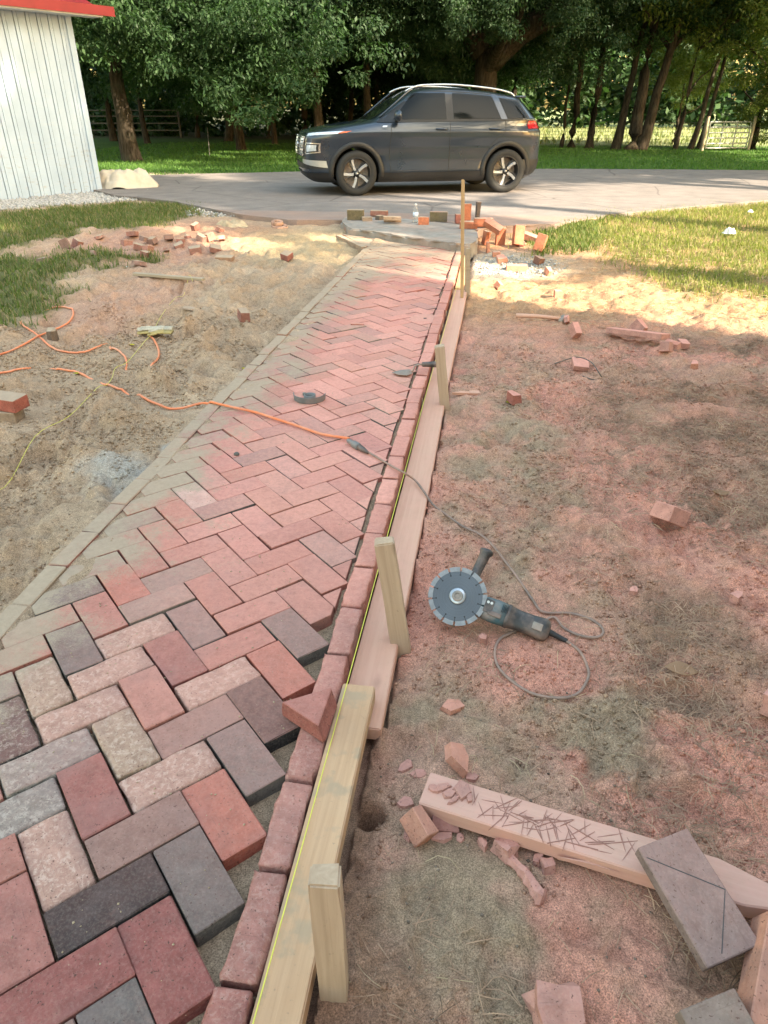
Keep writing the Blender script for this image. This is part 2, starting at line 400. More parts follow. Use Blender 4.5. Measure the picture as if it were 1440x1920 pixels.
simple('old_concrete', (.24, .215, .19), .92, var=.3, scale=9, bump=.6, dust=(.42, .26, .19), dustamt=.45)
simple('orange_rubber', (.72, .20, .075), .45, var=.10, scale=20, dust=(.62, .36, .25), dustamt=.55)
simple('dusty_rubber', (.20, .145, .12), .7, var=.25, scale=25, dust=(.42, .25, .19), dustamt=.8)
simple('black_rubber', (.018, .018, .020), .5, var=.3, scale=30)
simple('grinder_teal', (.035, .105, .13), .5, var=.3, scale=40, dust=(.36, .25, .21), dustamt=.6)
simple('grinder_black', (.035, .035, .037), .5, var=.4, scale=35, dust=(.32, .22, .18), dustamt=.6)
simple('grey_plastic', (.13, .145, .15), .5, var=.15, scale=30, dust=(.4, .25, .2), dustamt=.25)
simple('steel', (.40, .42, .45), .32, .85, var=.2, scale=60)
simple('segment_steel', (.26, .265, .275), .55, .3, var=.2, scale=60)
simple('dull_steel', (.28, .25, .22), .55, .5, var=.3, scale=40, dust=(.42, .28, .22), dustamt=.7)
simple('string_yellow', (.66, .62, .10), .6, var=.1)
simple('galvanised', (.24, .25, .24), .5, .2, var=.2, scale=20)
simple('dark_wire', (.10, .095, .085), .7, .2)
simple('cloth', (.46, .41, .34), .95, var=.14, scale=8, dust=(.5, .38, .26), dustamt=.35)
simple('glove_cloth', (.40, .35, .27), .95, var=.3, scale=40)
simple('glove_yellow', (.34, .26, .10), .9, var=.2, scale=40)
simple('paper', (.6, .6, .58), .8, var=.08)
simple('roof_red', (.24, .016, .022), .45, var=.12, scale=5)
simple('car_black', (.014, .014, .015), .55, var=.2)
simple('tyre_rubber', (.016, .016, .016), .75, var=.3, scale=60, bump=.2)
simple('chrome', (.62, .63, .65), .22, .9, var=.05)
simple('rail_silver', (.52, .54, .56), .32, .75, var=.05)
simple('alloy_bright', (.33, .345, .37), .35, .3, var=.05)
simple('alloy_dark', (.025, .025, .027), .4, .3)
simple('lamp_white', (.55, .60, .66), .12, .3, var=.15, scale=60)
simple('lamp_amber', (.60, .12, .03), .2, var=.1)
simple('lamp_red', (.28, .010, .014), .15, var=.3, scale=40)
simple('white_trim', (.58, .58, .57), .6, var=.06, scale=4)
simple('house_siding', (.62, .60, .56), .7, var=.06, scale=4)
simple('roof_shingle', (.11, .10, .095), .9, var=.4, scale=6, bump=.4)
def barn_paint():
    n = NT('barn_paint'); p = n.pos(); f = n.noise(n.map(p, (3, 3, 45)), 1.0, 5, .6); g = n.noise(p, 2.2, 4, .6)
    c = n.mix(n.ramp(g, [(.3, 0), (.7, 1)]), (.33, .41, .515), (.39, .475, .58))  # white paint with the blue cast of the sky put into its colour
    c = n.mix(n.ramp(f, [(.60, 0), (.75, .35)]), c, (.46, .47, .47))
    w = n.noise(n.map(p, (5, 5, 18)), 1.0, 6, .7, .4); z = n.add('ShaderNodeSeparateXYZ'); n.l(p, z.inputs[0])
    wear = n.math('MULTIPLY', n.ramp(w, [(.57, 0), (.66, 1)]), n.ramp(z.outputs[2], [(.0, .75), (.9, .25), (1, .0)]))
    c = n.mix(wear, c, (.33, .30, .27)); n.set(c, .65, 0, n.bump(f, .25, .006), .3)
barn_paint()
def car_paint():
    n = NT('car_paint'); n.set((.030, .040, .055), .30, .35, spec=.5); n.b.inputs['Coat Weight'].default_value = .9; n.b.inputs['Coat Roughness'].default_value = .06
    f = n.noise(n.coord(), 900, 2, .5); n.set(n.mix(f, (.011, .020, .036), (.024, .037, .060)))
    d = n.noise(n.coord(), 2.5, 5, .65); n.set(rough=n.ramp(d, [(.3, .24), (.7, .42)]))
car_paint()
def glass_dark():
    n = NT('car_glass'); n.set((.012, .014, .015), .04, 0, spec=.7)
    tr = n.add('ShaderNodeBsdfTransparent'); tr.inputs[0].default_value = (.35, .38, .38, 1)
    ms = n.add('ShaderNodeMixShader'); ms.inputs[0].default_value = .5; n.b.inputs['Specular IOR Level'].default_value = .35
    n.l(n.b.outputs[0], ms.inputs[1]); n.l(tr.outputs[0], ms.inputs[2]); n.l(ms.outputs[0], n.out.inputs[0])
glass_dark()
def bottle_mats():
    n = NT('clear_plastic'); n.b.inputs['Transmission Weight'].default_value = .92; n.set((.9, .95, .97), .08); n.b.inputs['IOR'].default_value = 1.2
    simple('bottle_label', (.55, .62, .72), .5, var=.2, scale=60)
bottle_mats()
def blade_mat():
    n = NT('blade_steel'); co = n.coord(); s = n.add('ShaderNodeSeparateXYZ'); n.l(co, s.inputs[0])
    r = n.math('SQRT', n.math('ADD', n.math('POWER', s.outputs[0], 2), n.math('POWER', s.outputs[1], 2)))
    w = n.add('ShaderNodeTexNoise'); w.noise_dimensions = '1D'; n.l(n.math('MULTIPLY', r, 900), w.inputs['W']); w.inputs['Scale'].default_value = 1; w.inputs['Detail'].default_value = 3
    c = n.mix(w.outputs['Fac'], (.05, .055, .062), (.15, .16, .175)); n.set(c, .35, .6)
    n.set(normal=n.bump(w.outputs['Fac'], .35, .001))
blade_mat()

# ------------------------------------------------------------------ the ground, one sheet to the horizon
def ground_colour(x, y):
    sand = np.array((.47, .352, .248)); sand2 = np.array((.55, .42, .30)); red = np.array((.74, .36, .275)); soil = np.array((.34, .21, .145))
    pinksoil = np.array((.56, .345, .26)); green = np.array((.075, .105, .028)); brown = np.array((.42, .265, .185)); tan = np.array((.56, .35, .195)); grey = np.array((.46, .45, .42))
    xw = x+.35*(fbm(x, y, .5, 41)-.5)+.10*(fbm(x, y, .09, 42)-.5); yw = y+.6*(fbm(x, y, .6, 43)-.5)+.14*(fbm(x, y, .1, 44)-.5)
    n1 = fbm(x, y, .45, 51, 5, .6); n2 = fbm(x, y, 1.1, 52, 4); n3 = fbm(x, y, .13, 53, 4, .6)
    C = np.empty(x.shape+(3,)); C[:] = sand
    def mixin(m, col):
        nonlocal C
        m = np.clip(m, 0, 1)[..., None]; C = C*(1-m)+np.asarray(col)*m
    mixin(sstep(.42, .7, n1), sand2)
    def blob(cx, cy, rx, ry, hard=.45): 
        d = np.sqrt(((xw-cx)/rx)**2+((yw-cy)/ry)**2); return sstep(1+hard, 1-hard, d)
    rt = sstep(-.24, -.20, x)
    # right-hand working area: soil, saw dust and sand lying in drifts
    mixin(rt*1.0, pinksoil*1.12)
    mixin(rt*sstep(.36, .58, n1)*.9, red); mixin(rt*sstep(.52, .70, n3)*.55, sand)
    for (u, v, rx, ry, a) in ((960, 850, .30, .55, .95), (950, 1010, .24, .22, .9), (870, 1290, .20, .20, .95), (1230, 1400, .26, .20, 1), (1250, 1180, .25, .30, .55), (980, 1750, .27, .17, 1), (860, 1690, .12, .2, .8),
                              (1150, 1450, .3, .13, .9), (900, 680, .25, .35, .7), (1060, 640, .3, .3, .5), (1100, 1330, .25, .15, .7), (960, 760, .22, .3, .8)):
        c = P(u, v, -.06); mixin(rt*blob(c.x, c.y, rx, ry, .7)*a*sstep(.30, .62, n3*.6+n1*.4), sand*.95)
    for (u, v, rx, ry, a) in ((820, 1130, .14, .28, .9), (1000, 1220, .17, .14, .9), (1400, 1500, .14, .22, 1), (1130, 1840, .10, .10, .9), (1330, 1060, .3, .4, .5), (1300, 760, .7, .5, .45), (900, 640, .3, .5, .5), (1120, 610, .8, .35, .55), (800, 1000, .10, .6, .5), (1300, 1690, .2, .08, .6), (1070, 560, .5, .35, .35)):
        c = P(u, v, -.06); mixin(rt*blob(c.x, c.y, rx, ry)*a*(.5+.8*n1), red)
    for (u, v, rx, ry, a) in ((1340, 780, .55, .6, .75), (1380, 650, .6, .3, .7), (1330, 1230, .2, .35, .75), (1420, 930, .35, .45, .7), (1400, 1850, .1, .16, .7)):
        c = P(u, v, -.06); mixin(rt*blob(c.x, c.y, rx, ry)*a*(.3+1.1*n3), brown)
    mixin(rt*sstep(-.02, -.18, xw)*sstep(1.75, 1.2, yw)*.9, soil)
    # beyond: pale trampled earth running to the lawn
    mixin(rt*sstep(4.6, 5.6, yw)*.85, tan); mixin(rt*sstep(4.6, 5.6, yw)*sstep(.5, .7, n1)*.6, (.44, .25, .16))
    c = P(960, 485, 0); mixin(blob(c.x, c.y, .55, .6)*.8, (.60, .54, .44))
    # left side
    lf = sstep(-1.30, -1.34, x)
    c = P(300, 455, 0); mixin(lf*blob(c.x, c.y, 1.0, 1.5)*.95, pinksoil*.95); c = P(215, 560, 0); mixin(lf*blob(c.x, c.y, .5, .9)*.7, pinksoil)
    c = P(420, 440, 0); mixin(lf*blob(c.x, c.y, .9, .7)*.6, (.46, .29, .19))
    c = P(560, 455, 0); mixin(lf*blob(c.x, c.y, .7, 1.0)*.7, (.50, .40, .24))
    for (u, v, rx, ry) in ((195, 872, .12, .09), (235, 895, .08, .12), (330, 830, .06, .12)):
        c = P(u, v, 0); mixin(lf*blob(c.x, c.y, rx, ry)*.8, grey)
    mixin(grass_left(x, y)*.9, green*1.2)
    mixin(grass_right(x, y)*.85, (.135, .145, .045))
    # gravel beside the barn
    mixin(gravel_mask(x, y), (.27, .26, .25))
    # the lawn beyond the drive and the meadow past the fence
    lawn = sstep(16.2, 16.9, y+.15*np.abs(x+1)*0); mixin(lawn, np.array((.040, .092, .016)))
    mixin(lawn*sstep(.40, .62, n2)*.7, (.065, .12, .022)); mixin(sstep(31.0, 32.2, y)*sstep(-3, 0, x), (.17, .20, .085))
    mixin(sstep(31.0, 32.2, y)*sstep(-3, 0, x)*sstep(.45, .6, fbm(x, y, 6, 61)), (.24, .26, .13))
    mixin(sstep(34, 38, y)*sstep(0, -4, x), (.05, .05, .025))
    return C*np.where((y < 15)[..., None], np.array((.75, .70, .665)), 1.0)
def poly_mask(x, y, poly, soft=.25):
    poly = np.array(poly); n = len(poly); inside = np.zeros(x.shape, bool); dmin = np.full(x.shape, 1e9)
    for i in range(n):
        x1, y1 = poly[i]; x2, y2 = poly[(i+1)%n]
        cond = ((y1 > y) != (y2 > y)); xs = (x2-x1)*(y-y1)/((y2-y1) if y2 != y1 else 1e-9)+x1
        inside ^= cond & (x < xs)
        t = np.clip(((x-x1)*(x2-x1)+(y-y1)*(y2-y1))/((x2-x1)**2+(y2-y1)**2), 0, 1)
        dmin = np.minimum(dmin, np.hypot(x-(x1+t*(x2-x1)), y-(y1+t*(y2-y1))))
    return sstep(-soft, soft, np.where(inside, dmin, -dmin))
def pix_poly(*pts): return [tuple(P(u, v, 0)[:2]) for u, v in pts]
GL1 = [(-9, 3.4), (-9, 9.9)] + pix_poly((0, 402), (200, 386), (370, 385), (372, 408), (300, 422), (170, 434), (90, 450), (0, 465)) 
GL1 = pix_poly((-200, 408), (0, 402), (200, 386), (372, 383), (375, 408), (290, 428), (170, 432), (90, 450), (0, 470), (-200, 500))
GL2 = pix_poly((-300, 680), (-60, 650), (0, 632), (60, 600), (105, 572), (150, 520), (240, 500), (270, 478), (150, 478), (40, 480), (0, 490), (-300, 520))
GR1 = pix_poly((1005, 462), (1130, 462), (1250, 520), (1300, 545), (1440, 560), (1700, 600), (1900, 420), (1440, 382), (1145, 402), (1030, 428))
GVL = [(-6.78, 12.42), (-7.64, 10.85), (-10.5, 5.5), (-9.6, 5.1), (-6.95, 9.85), (-5.6, 11.35), (-5.9, 12.6)]
def warp(x, y, a=.35): return x+a*(fbm(x, y, .4, 71)-.5)*2, y+a*(fbm(x, y, .4, 72)-.5)*2
def grass_left(x, y):
    a, b = warp(x, y); n = fbm(x, y, .25, 73)
    return np.maximum(poly_mask(a, b, GL1, .2)*np.clip(.35+1.3*n, 0, 1), poly_mask(a, b, GL2, .16)*np.clip(.3+1.4*n, 0, 1))
def grass_right(x, y):
    a, b = warp(x, y); n = fbm(x, y, .3, 74); return poly_mask(a, b, GR1, .35)*np.clip(.15+1.5*n, 0, 1)
def gravel_mask(x, y): a, b = warp(x, y, .1); return poly_mask(a, b, GVL, .12)

def build_ground():
    ys = [0.12]
    while ys[-1] < 9.5: ys.append(ys[-1]+.0036+.0046*ys[-1])
    while ys[-1] < 24: ys.append(ys[-1]*1.012)
    while ys[-1] < 900: ys.append(ys[-1]*1.05)
    ys = [-40, -15, -6, -2.5, -1.0, -.4, -.1] + ys
    s = list(np.arange(-1.25, 1.2501, .0029)); ext = []
    k = 1.26
    while k < 60: ext.append(k); k *= 1.22
    s = np.array([-e for e in ext[::-1]]+s+ext); ys = np.array(ys)
    w = np.maximum(ys, .12)+.95
    X = w[:, None]*s[None, :]; Y = np.repeat(ys[:, None], len(s), 1)
    Z = height(X, Y)
    flat = sstep(14, 40, np.abs(X)); Z = Z*(1-flat)
    V = np.stack([X, Y, Z], -1).reshape(-1, 3); nr, nc = X.shape
    i = (np.arange(nr-1)[:, None]*nc+np.arange(nc-1)[None, :]).ravel()
    F = np.stack([i, i+1, i+nc+1, i+nc], 1)
    o = npmesh('ground', V, F, MAT['earth'], smooth=True)
    C = ground_colour(X, Y).reshape(-1, 3)
    at = o.data.color_attributes.new('Col', 'FLOAT_COLOR', 'POINT')
    at.data.foreach_set('color', np.concatenate([C, np.ones((len(C), 1))], 1).astype(np.float32).ravel())
    tag(o, 'sandy reddish ground around the brick path, turning to lawn and meadow', 'ground', kind='structure')
build_ground()

# driveway slab
DZ = 0.065
def build_drive():
    near = [(-14, 14.6), (-7.3, 12.75)] + [tuple(P(u, v, DZ)[:2]) for u, v in ((215, 366), (260, 369), (330, 378), (400, 392), (470, 405), (560, 413), (640, 412), (650, 424), (700, 430), (770, 438), (830, 446), (885, 452), (893, 430), (930, 424), (985, 421), (1040, 420), (1085, 412), (1125, 408), (1135, 402), (1180, 398), (1300, 386), (1440, 375), (1600, 362))] + [(14, 19.5)]
    far = [(14, 23.5), (6.2, 18.6), (3.0, 18.5), (.84, 18.3), (-2, 17.4), (-4.58, 16.6), (-7.54, 15.2), (-14, 15.9)]
    def densify(pts, st=.16, amp=.03):
        out = []
        for i in range(len(pts)-1):
            a = Vector(pts[i]); b = Vector(pts[i+1]); n = max(1, int((b-a).length/st))
            for k in range(n): 
                q = a.lerp(b, k/n); out.append((q.x+random.uniform(-amp, amp), q.y+random.uniform(-amp, amp)))
        out.append(pts[-1]); return out
    poly = densify(near, .14, .022)+densify(far, .4, .03)
    bm = bmesh.new(); prism(bm, poly, -0.06, DZ)
    top = [e for e in bm.edges if all(v.co.z > 0 for v in e.verts)]
    bmesh.ops.bevel(bm, geom=top, offset=.018, segments=2, affect='EDGES')
    bmesh.ops.triangulate(bm, faces=[f for f in bm.faces if len(f.verts) > 4])
    tag(obj('driveway', bm, MAT['driveway_concrete']), 'dusty grey driveway crossing behind the brick path', 'driveway', kind='structure')
build_drive()

# broken concrete lip at the head of the path
def build_lip():
    pts = [P(u, v, .05)[:2] for u, v in ((640, 420), (655, 432), (690, 436), (730, 443), (770, 449), (815, 455), (850, 461), (880, 463), (896, 456), (893, 440), (885, 428), (760, 414), (650, 410))]
    bm = bmesh.new(); pp = []
    for i in range(len(pts)):
        a = Vector(pts[i]); b = Vector(pts[(i+1)%len(pts)]); n = 4
        for k in range(n): q = a.lerp(b, k/n); pp.append((q.x+random.uniform(-.012, .012), q.y+random.uniform(-.02, .02)))
    prism(bm, pp, -.08, DZ+.012)
    bmesh.ops.bevel(bm, geom=[e for e in bm.edges if all(v.co.z > 0 for v in e.verts)], offset=.022, segments=3, affect='EDGES')
    bmesh.ops.triangulate(bm, faces=[f for f in bm.faces if len(f.verts) > 4])
    for v in bm.verts: v.co += Vector((random.uniform(-1,1), random.uniform(-1,1), random.uniform(-1,1)))*.004
    tag(obj('concrete_apron', bm, MAT['old_concrete']), 'broken pale concrete slab edge at the head of the brick path', 'concrete slab', kind='structure')
build_lip()

# ------------------------------------------------------------------ the brick path
BT = 0.057; PITCHB = 0.1028
path = empty('brick_path', (0, 0, 0)); tag(path, 'herringbone red brick path laid on sand, running to the driveway', 'path', kind='structure')
def sharp_brick_mesh(k):
    bm = boxbm((.2030-.001*k, .0995, BT), .0022, 1)
    for v in bm.verts: v.co += Vector((random.uniform(-1,1), random.uniform(-1,1), random.uniform(-1,1)*.6))*.0011
    me = bpy.data.meshes.new('brick'); bm.to_mesh(me); bm.free(); me.materials.append(MAT['brick']); return me
def tumbled_mesh(d, amp=.0035, bev=.009):
    bm = bmesh.new(); box(bm, (0,0,0), d); bmesh.ops.bevel(bm, geom=bm.edges[:], offset=bev, segments=2, affect='EDGES', profile=.5)
    bmesh.ops.subdivide_edges(bm, edges=[e for e in bm.edges if e.calc_length() > d[0]*.5], cuts=5, use_grid_fill=True)
    bmesh.ops.subdivide_edges(bm, edges=[e for e in bm.edges if e.calc_length() > .05], cuts=2, use_grid_fill=True)
    for v in bm.verts:
        v.co += Vector((random.gauss(0, 1)*amp*.7, random.gauss(0, 1)*amp*.6, random.gauss(0, 1)*amp*.35))
    me = bpy.data.meshes.new('brick'); bm.to_mesh(me); bm.free(); me.materials.append(MAT['brick'])
    for p in me.polygons: p.use_smooth = True
    return me
SHARP = [sharp_brick_mesh(k) for k in range(4)]
TUMB = [tumbled_mesh((.200, .0985, BT), .0019, .007) for k in range(3)]
EDGE_SHARP = []
for k in range(3):
    bm = boxbm((.0640, .2010, .095), .003, 1)
    for v in bm.verts: v.co += Vector((random.uniform(-1,1), random.uniform(-1,1), random.uniform(-1,1)))*.001
    me = bpy.data.meshes.new('edging_brick'); bm.to_mesh(me); bm.free(); me.materials.append(MAT['brick']); EDGE_SHARP.append(me)
EDGE_TUMB = []
for k in range(3):
    bm = bmesh.new(); box(bm, (0,0,0), (.066, .200, .095)); bmesh.ops.bevel(bm, geom=bm.edges[:], offset=.008, segments=2, affect='EDGES', profile=.5)
    bmesh.ops.subdivide_edges(bm, edges=[e for e in bm.edges if e.calc_length() > .1], cuts=6, use_grid_fill=True)
    for v in bm.verts: v.co += Vector((random.gauss(0,1)*.0022, random.gauss(0,1)*.0018, random.gauss(0,1)*.0012))
    me = bpy.data.meshes.new('edging_brick'); bm.to_mesh(me); bm.free(); me.materials.append(MAT['brick'])
    for p in me.polygons: p.use_smooth = True
    EDGE_TUMB.append(me)
RED = [(.41, .15, .118), (.38, .14, .112), (.44, .18, .14), (.36, .145, .122), (.41, .17, .135)]
MAROON = (.28, .092, .082); BRIGHT = (.42, .125, .09); CHAR = (.040, .039, .041); GREY = (.135, .125, .118); BGREY = (.24, .19, .16); TAN = (.38, .27, .19); PALE = (.46, .27, .21); MIXG = (.26, .235, .205); BROWN = (.27, .16, .135)
# the bricks one can tell apart close by: (u, v, colour, tumbled)
NEAR = [(313, 1790, MAROON, 0), (372, 1645, GREY, 0), (420, 1525, BRIGHT, 0), (203, 1690, CHAR, 0), (265, 1560, BROWN, 0), (108, 1610, PALE, 1), (125, 1830, MAROON, 0), (40, 1745, RED[3], 0), (175, 1497, MAROON, 0), (60, 1525, MIXG, 1), (318, 1455, PALE, 1), (232, 1405, TAN, 1), (90, 1425, MIXG, 1), (20, 1370, CHAR, 1),
        (460, 1420, GREY, 0), (495, 1335, CHAR, 0), (395, 1350, BROWN, 0), (275, 1315, RED[4], 0), (145, 1345, PALE, 1), (80, 1295, TAN, 1), (330, 1230, MAROON, 0), (200, 1265, PALE, 1), (405, 1280, PALE, 1), (530, 1250, BRIGHT, 0), (440, 1210, RED[0], 0), (555, 1185, GREY, 0), (370, 1170, GREY, 0), (135, 1225, GREY, 0), (255, 1185, PALE, 1), (190, 1160, RED[1], 0), (290, 1140, BGREY, 0), (335, 1085, BGREY, 0), (232, 1100, BRIGHT, 0), (405, 1110, RED[0], 0), (340, 980, GREY, 0), (365, 940, (.62, .45, .38), 0), (480, 1090, RED[2], 0), (555, 1125, RED[4], 0), (30, 1880, MAROON, 0), (215, 1890, RED[3], 0), (60, 1650, MAROON, 0), (280, 1880, RED[3], 0)]
near_pts = [(P(u, v, 0), c, t) for u, v, c, t in NEAR]
def clip_poly(poly, a, b, c):               # keep a*x + b*y <= c
    out = []
    for i in range(len(poly)):
        p, q = poly[i], poly[(i+1)%len(poly)]; dp = a*p[0]+b*p[1]-c; dq = a*q[0]+b*q[1]-c
        if dp <= 0: out.append(p)
        if (dp < 0) != (dq < 0) and abs(dp-dq) > 1e-12:
            t = dp/(dp-dq); out.append((p[0]+(q[0]-p[0])*t, p[1]+(q[1]-p[1])*t))
    return out
def area(p): return abs(sum(p[i][0]*p[(i+1)%len(p)][1]-p[(i+1)%len(p)][0]*p[i][1] for i in range(len(p))))/2 if len(p) > 2 else 0
def build_path():
    ox, oy = -0.362, 0.421; s2 = 1/math.sqrt(2); cnt = 0
    farbm = bmesh.new()
    e0, e1 = P(640, 437, 0), P(865, 462, 0); ed = Vector((e1.y-e0.y, -(e1.x-e0.x))).normalized()      # slab line normal
    if ed.y < 0: ed = -ed
    ec = ed.x*e0.x+ed.y*e0.y
    items = []
    for i in range(-70, 75):
        for j in range(-70, 75):
            k = (i-j) % 4
            if k == 0: ca, cb, ang = i+1, j+.5, R(45)
            elif k == 3: ca, cb, ang = i+.5, j+1, R(135)
            else: continue
            a, b = ca*PITCHB, cb*PITCHB; x = (a-b)*s2+ox; y = (a+b)*s2+oy
            if y < .12 or y > 9 or x < -1.9 or x > -.2: continue
            items.append((y, x, ang))
    items.sort()
    for y, x, ang in items:
        hl, hw = .1016, .04985; ux, uy = math.cos(ang), math.sin(ang)
        rect = [(x+sx*hl*ux-sy*hw*uy, y+sx*hl*uy+sy*hw*ux) for sx, sy in ((-1,-1),(1,-1),(1,1),(-1,1))]
        xr = max(p[0] for p in rect)
        full = area(rect); poly = rect
        if y < 1.62:
            if xr > -.362: continue
        else:
            poly = clip_poly(poly, 1, 0, -.380-.004*math.sin(y*9))
        if y < 7.75: poly = clip_poly(poly, -1, 0, 1.270)
        else:
            f0, f1 = Vector((-1.30, 7.70)), Vector((-1.80, 8.62)); nn = Vector((-(f1.y-f0.y), f1.x-f0.x)).normalized()
            if nn.x > 0: nn = -nn
            poly = clip_poly(poly, nn.x, nn.y, nn.dot(f0))
        poly = clip_poly(poly, ed.x, ed.y, ec-.01)
        ar = area(poly)
        if ar < full*.10: continue
        best = min(near_pts, key=lambda q: (q[0].x-x)**2+(q[0].y-y)**2)
        d = math.hypot(best[0].x-x, best[0].y-y)
        if d < .058: colr, tum = best[1], best[2]
        else:
            r = random.random(); tum = 0
            colr = random.choice(RED) if r < .74 else BGREY if r < .84 else BROWN if r < .92 else GREY
            if y > 1.9: colr = tuple(c*random.uniform(.9, 1.1) for c in colr)
        dz = random.gauss(0, .0016)+(-.002 if tum else 0); tilt = (random.gauss(0, .006), random.gauss(0, .006))
        if ar > full*.985:
            me = TUMB[cnt % 3] if tum else SHARP[cnt % 4]
            if y > 6.7:
                m = Matrix.Translation((x, y, -BT/2+dz)) @ Matrix.Rotation(ang, 4, 'Z'); box(farbm, (0,0,0), (.2025, .0992, BT), m); continue
            o = bpy.data.objects.new('brick', me); COL.objects.link(o); o.parent = path
            o.location = (x+random.gauss(0, .0009), y+random.gauss(0, .0009), -BT/2+dz); o.rotation_euler = (tilt[0], tilt[1], ang+random.gauss(0, .006)+(math.pi if random.random() < .5 else 0))
        else:
            if y > 6.7: prism(farbm, poly, -BT, dz); continue
            cx = sum(p[0] for p in poly)/len(poly); cy = sum(p[1] for p in poly)/len(poly)
            bm = bmesh.new(); pl = []
            for p in poly:
                if not pl or math.hypot(p[0]-pl[-1][0], p[1]-pl[-1][1]) > .004: pl.append(p)
            if math.hypot(pl[0][0]-pl[-1][0], pl[0][1]-pl[-1][1]) < .004: pl.pop()
            if len(pl) < 3: bm.free(); continue
            prism(bm, [((p[0]-cx)*.985, (p[1]-cy)*.985) for p in pl], -BT/2, BT/2)
            bmesh.ops.bevel(bm, geom=[e for e in bm.edges], offset=.0018, segments=1, affect='EDGES')
            o = obj('cut_brick', bm, MAT['brick'], path); o.location = (cx, cy, -BT/2+dz-.002); o.rotation_euler = (random.gauss(0, .012), random.gauss(0, .012), random.gauss(0, .01))
        o.color = (*[min(.6, q_*1.0) for q_ in colr], 0 if tum else 1); cnt += 1
    o = obj('far_bricks', farbm, MAT['brick'], path); o.color = (.38, .16, .11, 1); o['kind'] = 'stuff'
    # loose wedge bricks that fill the saw-tooth edge further on are the clipped ones above; now the edging rows on edge
    y = .16; k = 0
    while y < 7.75:
        L = .2045
        c = random.choice(RED) if y > 1.5 else random.choice([(.34, .135, .115), (.31, .13, .115), (.36, .16, .135)])
        et = y < 2.3 or random.random() < .25; o = bpy.data.objects.new('edging_brick', (EDGE_TUMB if et else EDGE_SHARP)[k % 3]); COL.objects.link(o); o.parent = path
        o.location = (-.3345+random.gauss(0, .0012)+.003*math.sin(y*1.1), y+L/2, -.0475+.004+random.gauss(0, .0018)); o.rotation_euler = (random.gauss(0, .008), random.gauss(0, .012), random.gauss(0, .008)); o.color = (*c, .55 if et else 1)
        y += L+.003; k += 1
    y = .25; k = 0
    while y < 7.6:
        o = bpy.data.objects.new('edging_brick', EDGE_SHARP[k % 3]); COL.objects.link(o); o.parent = path
        o.location = (-1.304+random.gauss(0, .002), y+.1015, -.0475+.002+random.gauss(0, .002)); o.rotation_euler = (random.gauss(0, .008), random.gauss(0, .01), random.gauss(0, .008)); o.color = (*random.choice([TAN, RED[4], BROWN, (.42, .24, .17)]), 1)
        y += .2045; k += 1
    f0, f1 = Vector((-1.31, 7.72)), Vector((-1.79, 8.55)); a = math.atan2(f1.y-f0.y, f1.x-f0.x)
    for t in range(4):
        q = f0.lerp(f1, (t+.5)/4.4); o = bpy.data.objects.new('edging_brick', EDGE_SHARP[t % 3]); COL.objects.link(o); o.parent = path
        o.location = (q.x-.03, q.y-.01, -.045); o.rotation_euler = (0, 0, a-R(90)); o.color = (*TAN, 1)
build_path()

# ------------------------------------------------------------------ form boards, stakes, strings
def board(name, label, y0, y1, x0, x1, ztop, th, mat, cat='board'):
    L = y1-y0; bm = bmesh.new(); n = 10
    box(bm, (0,0,0), (L, x1-x0, th)); bmesh.ops.bevel(bm, geom=bm.edges[:], offset=.003, segments=2, affect='EDGES')
    bmesh.ops.subdivide_edges(bm, edges=[e for e in bm.edges if e.calc_length() > L*.8], cuts=14)
    for v in bm.verts: v.co.y += .003*math.sin(v.co.x*2.1+1); v.co.z += .002*math.sin(v.co.x*3.3)
    o = obj(name, bm, MAT[mat]); o.location = ((x0+x1)/2, (y0+y1)/2, ztop-th/2); o.rotation_euler = (0, 0, R(90)); tag(o, label, cat); return o
board('form_board', 'clean yellow pine form board along the near edging bricks', .08, 1.295, -.293, -.210, .002, .045, 'fresh_pine')
board('form_board', 'long form board coated in pink dust beside the finished edging', 1.20, 6.02, -.290, -.182, -.044, .040, 'dusty_pine')
board('form_board', 'short sunlit form board at the driveway end of the edging', 6.05, 7.85, -.288, -.22, -.035, .04, 'thin_batten')
def stake(label, ub, vb, ut, vt, w, d, mat, lean_y=0.0, zb=-.07, name='wooden_stake', bury=.12):
    b = P(ub, vb, zb); t = PY(ut, vt, b.y+lean_y); ax = (t-b); ln = ax.length; ax.normalize()
    bm = bmesh.new(); segs = 5
    tot = ln+bury
    rings = []
    for i in range(segs+1):
        z = -bury+tot*i/segs; k = .55 if i == 0 else 1.0
        rings.append([bm.verts.new((sx*w/2*k+random.uniform(-1,1)*.0012, sy*d/2*k+random.uniform(-1,1)*.0012, z+(random.uniform(-.004, .004) if i == segs else 0))) for sx, sy in ((-1,-1),(1,-1),(1,1),(-1,1))])
    for i in range(segs):
        for k in range(4): bm.faces.new((rings[i][k], rings[i][(k+1)%4], rings[i+1][(k+1)%4], rings[i+1][k]))
    bm.faces.new(rings[0][::-1]); bm.faces.new(rings[-1])
    bmesh.ops.bevel(bm, geom=[e for e in bm.edges if e.calc_length() < w*1.5 and all(v.co.z > ln*.97 for v in e.verts)]+[e for e in bm.edges if abs(e.verts[0].co.z-e.verts[1].co.z) > .01], offset=.0035, segments=2, affect='EDGES')
    o = obj(name, bm, MAT[mat]); o.location = b; q = ax.to_track_quat('Z', 'Y'); o.rotation_mode = 'QUATERNION'
    xa = Vector((1, .12, 0)); xa = (xa-ax*xa.dot(ax)).normalized(); ya = ax.cross(xa); m = Matrix((xa, ya, ax)).transposed(); o.rotation_quaternion = m.to_quaternion()
    tag(o, label, 'stake', 'stakes along the form boards'); return o
stake('pale stake with a cracked top against the clean yellow board', 628, 1868, 610, 1640, .047, .036, 'weathered_stake', .0)
